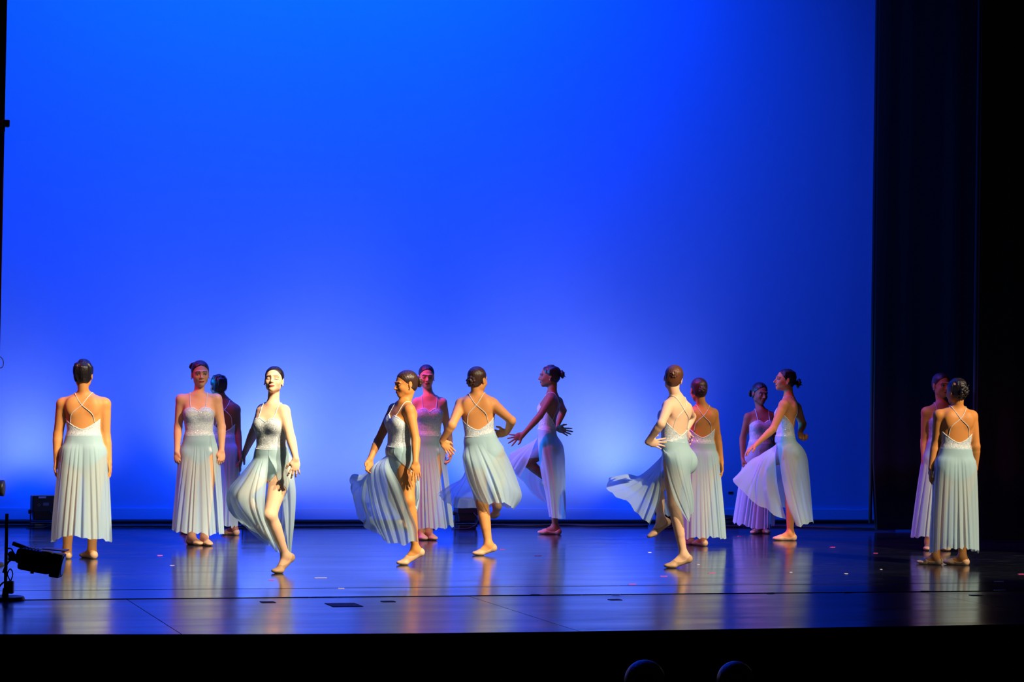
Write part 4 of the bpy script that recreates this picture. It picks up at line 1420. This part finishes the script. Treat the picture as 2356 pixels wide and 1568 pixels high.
# ------------------------------------------------------------------ the dancers
LIGHT, FAIR, TAN, BROWN, DARK = (.86, .53, .34), (.77, .39, .21), (.68, .295, .09), (.60, .24, .06), (.28, .11, .055)
DOWN = {'curl': .75, 'spread': .05}
BACKH = {'curl': .55, 'spread': .08}
DANCERS = [
 dict(seed=1, label='dancer with cropped black hair, back turned, arms down, beside the low lamp stand', h=1.65, bulk=1.13, arm=1.0, anchor=(190, 1282), phi=180, skin=TAN,
      top=(193, 830), hrot=(180, -4, 0), hair='black', puff=.012, head=1.03, neck=(193, 905), waist=(193, 1000), shL=(142, 925), elL=(134, 998, .03), wrL=(130, 1058, 0), tipL=(124, 1098, -.02), shR=(243, 925), elR=(243, 1003, .03),
      wrR=(251, 1062, 0), tipR=(255, 1098, 0), handL=BACKH, handR=BACKH, legL=('flat', 158, 1285, 155, 'heel'), legR=('flat', 219, 1285, 140, 'heel'),
      skirt=dict(hem=((121, 1246), (256, 1245), 1231), deep=.85, pleats=24)),
 dict(seed=2, label='dancer facing out with arms straight down and a bun behind her head', h=1.69, bulk=1.0, anchor=(460, 1249), phi=-4, skin=FAIR, fine=.0029, eyes='open', earrings=True,
      top=(460, 828), hrot=(-14, -3, 3), hair='brown', bun=(-.052, -.070, .062, .036), head=1.07, neck=(457, 906), waist=(458, 1000), shL=(501, 913), elL=(510, 982, .02), wrL=(510, 1036, -.03), tipL=(507, 1080, -.06),
      shR=(414, 914), elR=(410, 982, .02), wrR=(407, 1038, -.03), tipR=(410, 1080, -.06), handL={'curl': 1.1, 'thumb': (-1, 0, -.5)}, handR={'curl': 1.1, 'thumb': (1, 0, -.5)},
      legL=('flat', 484, 1256, -25, 'toe'), legR=('flat', 464, 1255, -38, 'toe'), skirt=dict(hem=((398, 1217), (514, 1225), 1223), slit=52, gap=5, pleats=24)),
 dict(seed=3, label='small dancer with back turned half hidden behind the arms-down dancer', h=1.57, bulk=.98, anchor=(508, 1230), phi=168, skin=DARK,
      top=(502, 862), hrot=(150, -3, 0), hair='black', puff=.010, messy=True, neck=(515, 918), waist=(514, 1005), shL=(482, 938), elL=(470, 998, .02), wrL=(466, 1040, .02), tipL=(466, 1078, 0), shR=(545, 939), elR=(547, 996, .02),
      wrR=(552, 1040, -.05), tipR=(554, 1076, -.08), legL=('flat', 437, 1229, 150, 'heel'), legR=('flat', 548, 1231, 125, 'heel'), skirt=dict(hem=((468, 1208), (546, 1211), 1208), deep=.9, pleats=20)),
 dict(seed=4, label='fair dancer facing out with lifted knee and skirt swinging, on the ball of one foot', h=1.66, bulk=.98, anchor=(636, 1317), phi=24, phip=18, skin=LIGHT, fine=.0027, eyes='closed', earrings=True, bust=1.12,
      top=(633, 841), hrot=(4, 9, -2), hair='black', bun=(0, -.108, -.01, .036), head=.98, neck=(628, 928), waist=(624, 1032), pelvis=(628, 1076), shL=(656, 940), elL=(669, 1007, -.15), wrL=(681, 1054, -.26), tipL=(676, 1104, -.26),
      shR=(603, 938), elR=(584, 994, .18), wrR=(564, 1039, .25), tipR=(549, 1074, .27), handL={'curl': .45, 'spread': .7, 'thumb': (-1, -.1, -.2), 'palm': (-.6, 0, .6)}, handR={'curl': .25, 'spread': .6, 'thumb': (.3, 0, -1), 'palm': (1, 0, 0)},
      legL=('releve', (642, 1318), (657, 1277, .04), (622, 1184, -.14)), legR=('free', (604, 1205, .2), (612, 1232, .22), (560, 1140, -.10)),
      skirt=dict(pleats=22, amp=.013, guides=[
          (12, (634, 1081, -.14), (646, 1133, -.06), (657, 1221, .02), (664, 1279, .06)), (60, (668, 1098, -.10), (672, 1168, -.02), (666, 1277, .09)), (90, (677, 1098, 0), (680, 1151, .03), (669, 1270, .12)),
          (135, (672, 1116, .15), (672, 1186, .2), (658, 1267, .22)), (180, (641, 1116, .2), (641, 1186, .28), (634, 1256, .3)), (225, (599, 1116, .22), (588, 1186, .3), (606, 1246, .25)),
          (265, (560, 1091, .16), (531, 1128, .18), (531, 1170, .18), (552, 1200, .18)), (290, (556, 1091, 0), (527, 1133, 0), (531, 1175, 0), (562, 1206, .02)),
          (318, (573, 1091, -.17), (543, 1144, -.2), (566, 1190, -.17), (596, 1230, -.1)), (340, (592, 1091, -.22), (582, 1151, -.24), (603, 1214, -.17), (630, 1262, -.05)),
          (369, (616, 1081, -.2), (611, 1132, -.22), (610, 1186, -.2), (626, 1228, -.12), (642, 1271, -.06))])),
 dict(seed=5, label='tan dancer in profile with eyes closed and bun, skirt swept out before her', h=1.63, bulk=.98, anchor=(935, 1298.5), phi=58, skin=BROWN, fine=.0027, eyes='closed', earrings=True, bust=1.1,
      top=(930, 851), hrot=(66, -9, 0), hair='brown', bun=(0, -.112, -.004, .043), neck=(930, 924), waist=(918, 1028), pelvis=(922, 1070), shL=(944, 938), elL=(957, 1012, -.16), wrL=(956, 1062, -.25), tipL=(960, 1110, -.26),
      shR=(906, 936), elR=(870, 1014, .12), wrR=(852, 1055, .02), tipR=(848, 1084, -.02), handL={'curl': .2, 'spread': .15, 'thumb': (-1, 0, -.2), 'palm': (0, 0, 1)}, handR={'curl': .8},
      legL=('releve', (930, 1299), (956, 1262, .02), (940, 1150, -.13)), legR=('free', (934, 1195, .2), (944, 1218, .22), (908, 1142, .0)),
      skirt=dict(pleats=26, amp=.015, guides=[
          (42, (940, 1080, -.14), (956, 1113, -.08), (960, 1145, -.02), (956, 1173, .02)), (75, (955, 1080, -.10), (963, 1129, -.04), (958, 1172, .02)), (105, (962, 1090, 0), (966, 1113, 0), (962, 1158, 0), (951, 1174, 0)),
          (140, (956, 1096, .1), (959, 1145, .1), (952, 1173, .1)), (180, (936, 1096, .2), (943, 1145, .22), (946, 1173, .22)), (205, (908, 1096, .22), (898, 1145, .3), (888, 1180, .32)),
          (228, (861, 1080, .2), (840, 1093, .22), (818, 1092, .24), (810, 1104, .25)), (248, (852, 1088, .12), (829, 1113, .15), (812, 1130, .17), (816, 1150, .17)), (262, (848, 1090, .08), (832, 1139, .1), (840, 1180, .1), (832, 1203, .12)),
          (278, (848, 1088, .02), (846, 1139, .02), (856, 1190, .02), (874, 1228, .02)), (298, (854, 1080, -.06), (858, 1145, -.06), (874, 1204, -.06), (891, 1249, -.05)),
          (318, (869, 1080, -.12), (881, 1145, -.12), (900, 1204, -.12), (915, 1252, -.1)), (338, (885, 1080, -.17), (910, 1145, -.18), (932, 1204, -.17), (939, 1250, -.14)),
          (354, (899, 1074, -.17), (923, 1119, -.22), (942, 1171, -.22), (957, 1207, -.2), (961, 1245, -.16))])),
 dict(seed=6, label='slim dancer facing out with lowered eyes, behind the profile dancer with closed eyes', h=1.70, bulk=.94, anchor=(988, 1238), phi=-6, skin=FAIR, fine=.0029, eyes='closed', earrings=True,
      top=(982, 838), hrot=(-9, -6, 0), hair='black', bun=(0, -.108, -.01, .036), neck=(988, 910), waist=(985, 1000), shL=(1020, 922), elL=(1030, 986, .03), wrL=(1038, 1034, 0), tipL=(1035, 1075, -.03), shR=(957, 922), elR=(950, 986, .03),
      wrR=(948, 1034, 0), tipR=(950, 1075, -.03), handL={'curl': .8}, handR={'curl': .8}, legL=('flat', 1003, 1243, -25, 'toe'), legR=('flat', 979, 1243, -20, 'toe'), skirt=dict(hem=((951, 1209), (1042, 1210), 1213), slit=48, gap=6, pleats=24)),
 dict(seed=7, label='dancer seen from behind, both elbows bent, skirt billowing to the side, low bun', h=1.68, bulk=1.04, anchor=(1110, 1276), phi=186, phip=196, skin=TAN,
      top=(1100, 842), hrot=(-148, -2, 0), hair='brown', bun=(0, -.100, -.022, .047), head=1.02, neck=(1097, 904), waist=(1103, 1002), pelvis=(1113, 1045), shL=(1058, 925), elL=(1040, 977, -.14), wrL=(1017, 1013, -.06), tipL=(1037, 1040, -.03),
      shR=(1136, 925), elR=(1177, 967, -.10), wrR=(1167, 994, .05), tipR=(1141, 998, .06), handL={'curl': .15, 'spread': .2, 'thumb': (.4, 1, 0), 'palm': (.3, -.5, .5)}, handR={'curl': .25, 'spread': .6, 'thumb': (-.2, 1, 0), 'palm': (0, 0, -1)},
      legL=('releve', (1104, 1277), (1124, 1251, .02), (1110, 1158, -.02)), legR=('free', (1142, 1160, .24), (1139, 1182, .27), (1150, 1095, .36)),
      skirt=dict(pleats=26, amp=.015, guides=[
          (62, (1066, 1054, .06), (1073, 1096, .04), (1085, 1122, .02), (1098, 1148, 0)), (100, (1067, 1054, -.08), (1081, 1106, -.1), (1098, 1143, -.11), (1105, 1151, -.11)), (140, (1089, 1064, -.17), (1105, 1113, -.19), (1125, 1158, -.16)),
          (180, (1118, 1064, -.19), (1138, 1113, -.22), (1153, 1156, -.19)), (215, (1145, 1064, -.15), (1167, 1113, -.16), (1172, 1160, -.14)), (250, (1167, 1061, -.06), (1187, 1113, -.06), (1196, 1139, -.06), (1180, 1171, -.05)),
          (285, (1171, 1061, .08), (1193, 1119, .08), (1195, 1148, .08), (1178, 1170, .1)), (330, (1144, 1074, .2), (1164, 1129, .26), (1152, 1160, .3)), (368, (1108, 1074, .22), (1128, 1129, .28), (1130, 1168, .3)),
          (388, (1084, 1076, .2), (1074, 1106, .26), (1060, 1139, .3), (1055, 1164, .32)), (398, (1078, 1074, .17), (1066, 1103, .24), (1046, 1128, .28), (1030, 1156, .3)), (406, (1074, 1070, .14), (1062, 1100, .22), (1036, 1115, .26), (1004, 1136, .28))])),
 dict(seed=8, label='dark-skinned dancer in profile with spread fingers stretched forward and a loose bun', h=1.71, bulk=.92, anchor=(1272, 1230), phi=102, skin=DARK, fine=.0032, eyes='open', earrings=True,
      top=(1264, 838), hrot=(94, -2, 0), hair='black', bun=(0, -.120, .012, .040), messy=True, neck=(1270, 904), waist=(1258, 988), pelvis=(1262, 1026), shL=(1266, 914), elL=(1242, 956, -.24), wrL=(1204, 999, -.26), tipL=(1177, 1010, -.26),
      shR=(1286, 920, .15), elR=(1296, 944, .33), wrR=(1280, 984, .26), tipR=(1312, 995, .24), handL={'curl': .1, 'spread': 1.0, 'thumb': (.2, -1, 0), 'palm': (0, 0, -1)}, handR={'curl': .08, 'spread': .5, 'thumb': (0, 1, -.4), 'palm': (0, 0, 1)},
      legL=('flat', 1290, 1229, 92, 'heel', (1272, 1110, -.09)), legR=('free', (1266, 1108, .16), (1274, 1134, .17), (1212, 1062, .10)),
      skirt=dict(pleats=22, amp=.012, guides=[
          (52, (1238, 1021, -.12), (1243, 1078, -.13), (1255, 1136, -.14), (1264, 1189, -.13)), (82, (1251, 1035, -.19), (1262, 1093, -.19), (1273, 1192, -.16)), (115, (1273, 1035, -.16), (1282, 1093, -.16), (1287, 1193, -.13)),
          (150, (1291, 1027, -.06), (1297, 1078, -.05), (1299, 1192, -.03)), (190, (1295, 1027, .05), (1298, 1078, .05), (1298, 1190, .06)), (240, (1282, 1038, .16), (1285, 1093, .2), (1279, 1187, .2)),
          (290, (1259, 1044, .22), (1253, 1101, .26), (1259, 1155, .25)), (318, (1240, 1044, .22), (1214, 1087, .26), (1222, 1130, .26), (1246, 1150, .25)), (340, (1222, 1027, .16), (1190, 1050, .18), (1184, 1085, .18)),
          (358, (1219, 1019, .04), (1186, 1037, .02), (1171, 1046, .02)), (368, (1224, 1019, -.03), (1196, 1050, -.05), (1178, 1076, -.03)), (376, (1230, 1020, -.08), (1221, 1045, -.1), (1211, 1070, -.06), (1195, 1100, -.01))])),
 dict(seed=9, label='auburn-haired dancer seen from behind with a plaited bun, hand on waist, skirt flying', h=1.70, bulk=.95, anchor=(1552, 1305.5), phi=138, phip=132, skin=LIGHT, bust=1.1, hairfine=.0036,
      top=(1556, 839), hrot=(-173, -4, 11), hair='auburn', bun=(-.004, -.094, .030, .034), neck=(1558, 912), waist=(1550, 1014), pelvis=(1562, 1062), shL=(1536, 929), elL=(1521, 975, -.28), wrL=(1490, 1016, -.20), tipL=(1527, 1021, -.15),
      shR=(1581, 934, .12), elR=(1592, 958, .34), wrR=(1577, 994, .22), tipR=(1590, 1014, .13), handL={'curl': .05, 'spread': .5, 'thumb': (0, 1, -.2), 'palm': (0, -.4, 1)}, handR={'curl': .3, 'spread': .5},
      legL=('releve', (1546, 1306), (1573, 1275, .02), (1550, 1160, -.06)), legR=('free', (1521, 1195, .10), (1505, 1226, .08), (1512, 1122, .26)),
      skirt=dict(pleats=24, amp=.013, guides=[
          (62, (1527, 1035, -.12), (1535, 1090, -.15), (1549, 1142, -.16), (1563, 1170, -.15), (1583, 1199, -.12)), (100, (1543, 1054, -.18), (1556, 1106, -.18), (1575, 1158, -.15), (1586, 1196, -.1)), (140, (1565, 1054, -.19), (1576, 1106, -.17), (1588, 1158, -.1), (1590, 1184, -.06)),
          (180, (1588, 1054, -.1), (1586, 1096, -.08), (1593, 1145, -.02), (1594, 1176, 0)), (225, (1596, 1054, .02), (1588, 1096, .05), (1593, 1145, .05), (1591, 1178, .05)), (270, (1582, 1067, .17), (1575, 1113, .22), (1574, 1171, .22)),
          (318, (1549, 1080, .24), (1538, 1129, .28), (1545, 1187, .28)), (345, (1520, 1090, .24), (1519, 1140, .26), (1524, 1176, .26)), (368, (1508, 1064, .17), (1472, 1094, .22), (1446, 1091, .24), (1411, 1099, .26)),
          (384, (1510, 1072, .08), (1461, 1110, .1), (1400, 1129, .12)), (394, (1512, 1076, .03), (1478, 1122, .04), (1443, 1154, .03)), (401, (1513, 1082, -.03), (1490, 1140, -.02), (1473, 1184, -.01)), (407, (1523, 1061, -.1), (1522, 1113, -.1), (1515, 1158, -.08), (1495, 1206, -.05))])),
 dict(seed=10, label='dark-haired dancer with back turned, right arm down, behind the auburn-haired dancer', h=1.62, bulk=1.0, anchor=(1612, 1254), phi=176, skin=BROWN,
      top=(1607, 868), hrot=(164, -3, 0), hair='brown', bun=(.0, -.104, -.006, .040), head=1.05, neck=(1616, 932), waist=(1613, 1018), shL=(1586, 946), elL=(1580, 1003, .03), wrL=(1574, 1060, 0), tipL=(1572, 1096, 0),
      shR=(1644, 947), elR=(1651, 1006, .03), wrR=(1660, 1064, 0), tipR=(1664, 1100, -.02), handR=BACKH, legL=('flat', 1592, 1253, 165, 'heel'), legR=('flat', 1624, 1256, 150, 'heel'), skirt=dict(hem=((1566, 1238), (1668, 1238), 1233), pleats=26)),
 dict(seed=11, label='shadowed dancer facing out in blue light behind the long-armed profile dancer', h=1.58, bulk=1.0, anchor=(1745, 1226), phi=-12, skin=DARK, fine=.0032, eyes='open',
      top=(1752, 879), hrot=(-26, -8, -4), hair='black', bun=(-.045, -.090, -.02, .036), head=1.05, neck=(1751, 942), waist=(1750, 1018), shL=(1777, 954), elL=(1786, 1008, .02), wrL=(1788, 1052, 0), tipL=(1787, 1086, -.03),
      shR=(1720, 956), elR=(1709, 1008, .02), wrR=(1709, 1054, -.02), tipR=(1711, 1088, -.05), handR={'curl': .6}, legL=('flat', 1772, 1228, -30, 'toe'), legR=('flat', 1730, 1228, 28, 'toe'), skirt=dict(hem=((1687, 1200), (1781, 1208), 1212), deep=.85, pleats=24)),
 dict(seed=12, label='long-armed dancer in profile with a ponytail knot, skirt lifted out before her', h=1.71, bulk=.98, anchor=(1815, 1242), phi=98, skin=TAN, fine=.0030, eyes='open', earrings=True, bust=1.1, nose=1.7,
      top=(1809, 847), hrot=(82, 4, 0), hair='black', bun=(0, -.128, -.022, .044), messy=True, neck=(1815, 912), waist=(1807, 1003), pelvis=(1814, 1042), shL=(1803, 927), elL=(1779, 986, -.20), wrL=(1742, 1020, -.26), tipL=(1712, 1042, -.27),
      shR=(1834, 934, .14), elR=(1847, 975, .26), wrR=(1840, 997, .10), tipR=(1852, 1010, .04), handL={'curl': .35, 'spread': .15, 'thumb': (0, -.3, -1), 'palm': (0, -1, 0)}, handR={'curl': 1.2},
      legL=('flat', 1831, 1243, 88, 'heel', (1818, 1134, -.09)), legR=('free', (1776, 1124, .10), (1782, 1150, .11), (1744, 1066, .08)),
      skirt=dict(pleats=22, amp=.013, guides=[
          (46, (1789, 1027, -.15), (1798, 1093, -.17), (1812, 1159, -.17), (1832, 1211, -.15)), (80, (1804, 1032, -.2), (1818, 1107, -.2), (1844, 1209, -.17)), (115, (1824, 1032, -.17), (1841, 1107, -.16), (1861, 1205, -.11)), (150, (1846, 1035, -.06), (1858, 1093, -.05), (1872, 1200, 0)),
          (190, (1855, 1044, .04), (1862, 1098, .05), (1868, 1197, .06)), (240, (1846, 1050, .17), (1858, 1107, .2), (1858, 1140, .2)), (290, (1820, 1050, .22), (1820, 1107, .26), (1820, 1165, .26)), (325, (1786, 1058, .2), (1775, 1107, .24), (1789, 1164, .24)),
          (343, (1758, 1050, .12), (1731, 1078, .14), (1716, 1130, .14)), (354, (1752, 1044, .02), (1726, 1058, .02), (1686, 1099, .02)), (362, (1754, 1047, -.05), (1731, 1086, -.05), (1702, 1120, -.03)), (370, (1762, 1048, -.1), (1742, 1100, -.1), (1738, 1155, -.07)),
          (378, (1774, 1050, -.13), (1763, 1107, -.14), (1776, 1180, -.1)), (386, (1784, 1050, -.15), (1788, 1107, -.15), (1796, 1150, -.12), (1809, 1195, -.08))])),
 dict(seed=13, label='dancer facing out, mostly hidden behind the bun-haired dancer by the black curtains', h=1.70, bulk=1.0, anchor=(2166, 1262), phi=-10, skin=TAN, fine=.0030, eyes='open', earrings=True,
      top=(2167, 857), hrot=(-22, -2, 0), hair='brown', head=1.03, neck=(2167, 927), waist=(2166, 1016), shL=(2204, 944), elL=(2212, 1010, .02), wrL=(2214, 1062, 0), tipL=(2212, 1100, -.02), shR=(2129, 944), elR=(2127, 1014, .03),
      wrR=(2126, 1064, -.02), tipR=(2129, 1102, -.05), handR={'curl': .6}, legL=('flat', 2182, 1268, -10, 'toe'), legR=('flat', 2134, 1267, 12, 'toe'), skirt=dict(hem=((2097, 1233), (2226, 1236), 1236), deep=.85, pleats=24)),
 dict(seed=14, label='bun-haired dancer with back turned and arms down, in front of the black curtains', h=1.64, bulk=1.06, anchor=(2196, 1296), phi=172, skin=BROWN, earrings=False,
      top=(2200, 869), hrot=(150, -3, 0), hair='black', bun=(0, -.098, -.004, .047), messy=True, head=1.04, neck=(2203, 936), waist=(2199, 1031), shL=(2158, 951), elL=(2153, 1020, .03), wrL=(2142, 1076, 0), tipL=(2140, 1122, -.01),
      shR=(2239, 953), elR=(2245, 1026, .03), wrR=(2244, 1076, .10), tipR=(2243, 1110, .12), handL=BACKH, legL=('flat', 2167, 1299, 112, 'heel'), legR=('flat', 2228, 1300, 118, 'heel'), skirt=dict(hem=((2141, 1270), (2251, 1269), 1257), deep=.85, pleats=24)),
]

for D in DANCERS:
    make_person(D)


# ------------------------------------------------------------------ two people in the front of the house, seen as dark heads
def audience(px, py, d, label, seat_label, seed):
    top = at_depth(px, py, d)
    fl = np.array([top[0], top[1], HOUSE_Z])
    root = empty('person', fl, label, 'person', 'people seated in the house')
    HF = head_frame(180, 0, 0)
    hc = top - Z3 * .113
    f_, l_ = face_dir(180)
    N = hc - Z3 * .175 - f_ * .02
    Pp = np.array([fl[0], fl[1], HOUSE_Z + .54]) - f_ * .05
    Wp = Pp + (N - Pp) * .38
    CF = frame(N - Wp, 180)
    PF = frame(Wp - Pp, 180)
    tor = [p_loft(Wp, CF, [(-.06, .15, .10, .09), (.1, .155, .10, .09), (.25, .165, .10, .09), (.30, .10, .07, .07)], .03),
           p_loft(Pp, PF, [(-.09, .14, .09, .09), (0, .18, .10, .11), (.2, .15, .10, .09)], .04)]
    limbs = []
    for s in (-1, 1):
        sh = N - Z3 * .06 + l_ * s * .18
        el = sh - Z3 * .27 + f_ * .05 + l_ * s * .03
        wr = el + f_ * .22 - l_ * s * .10 - Z3 * .02
        limbs.append(p_chain([(N - Z3 * .03, sh, [(0, .06), (1, .055)]), (sh, el, [(0, .055), (1, .042)]), (el, wr, [(0, .042), (1, .028)])], .02))
        hip = Pp + l_ * s * .09
        kn = hip + f_ * .43 - Z3 * .04
        an = np.array([kn[0], kn[1], HOUSE_Z + .08])
        limbs.append(p_chain([(hip, kn, [(0, .085), (1, .06)]), (kn, an, [(0, .055), (.3, .055), (1, .038)])], .03))
        fp, _ = foot_prims(an, np.array([an[0] + f_[0] * .11, an[1] + f_[1] * .11, HOUSE_Z + .022]), 1.0, True)
        limbs += fp
        hpr, _ = hand_prims(wr, wr + f_ * .1 - l_ * s * .05, l_ * -s, -Z3, 1.0, .5, .1)
        limbs += hpr
    nk = [p_chain([(N - Z3 * .04, hc - Z3 * .06 - f_ * .02, [(0, .065), (1, .055)])], .03)]
    body = tor + limbs + nk + head_prims(hc, HF, 1.0)
    lo = np.min([p.lo for p in body], axis=0) - .03; hi = np.max([p.hi for p in body], axis=0) + .03
    g, _ = sdf_grid(body, lo, hi, .0095)
    v, f = surfnet(g, lo, .0095)
    bo = mesh_obj('body', v, f, M['skin'], root)
    at = bo.data.color_attributes.new('skin', 'FLOAT_COLOR', 'POINT')
    at.data.foreach_set('color', np.tile(np.array((.4, .25, .17, 1), np.float32), len(v)))
    hair = [p_ell(hc + np.array((0, 0, .031)) - f_ * .015, HF, np.array((.082, .098, .084)), .01), p_ell(hc - f_ * .04 - Z3 * .06, HF, np.array((.075, .06, .10)), .04)]
    v, f = clip_solid(hair, 0, lambda P, v: ((P - hc) @ HF[1]) * .8 - ((P - hc)[..., 2]) * .6 - .03, hc - .18, hc + .15, .0055)
    simple_mesh('hair', v, f, M['hair_black'], root)
    v, f = clip_solid(tor + limbs, .008, lambda P, v: np.maximum(P[..., 2] - N[2] + .01, Pp[2] - .06 - P[..., 2]), lo, hi, .009)
    simple_mesh('shirt', v, f, M['shirt'], root)
    se = empty('theatre_seat', fl - f_ * .05, seat_label, 'seat', 'seats in the house')
    ax = np.array([RGT, FWD, Z3])
    o = fl.copy()
    B(o, ax).box((0, .16, .40), (.50, .46, .09), bevel=.03).build('seat_cushion', M['seat'], se)
    B(o, ax).box((0, -.22, .66), (.50, .09, .56), (.10, 0, 0), bevel=.03).build('backrest', M['seat'], se)
    for s in (-1, 1):
        ar_ = B(o, ax)
        ar_.box((s * .285, .10, .30), (.05, .46, .60), bevel=.015)
        ar_.build('side_panel', M['black_matte'], se)


audience(1484, 1517, 9.7, 'audience member whose dark head shows below the stage, nearer the middle', 'theatre seat under the audience member nearer the middle', 3)
audience(1692, 1520, 10.7, 'audience member whose dark head shows below the stage, nearer the black curtains', 'theatre seat under the audience member nearer the black curtains', 5)
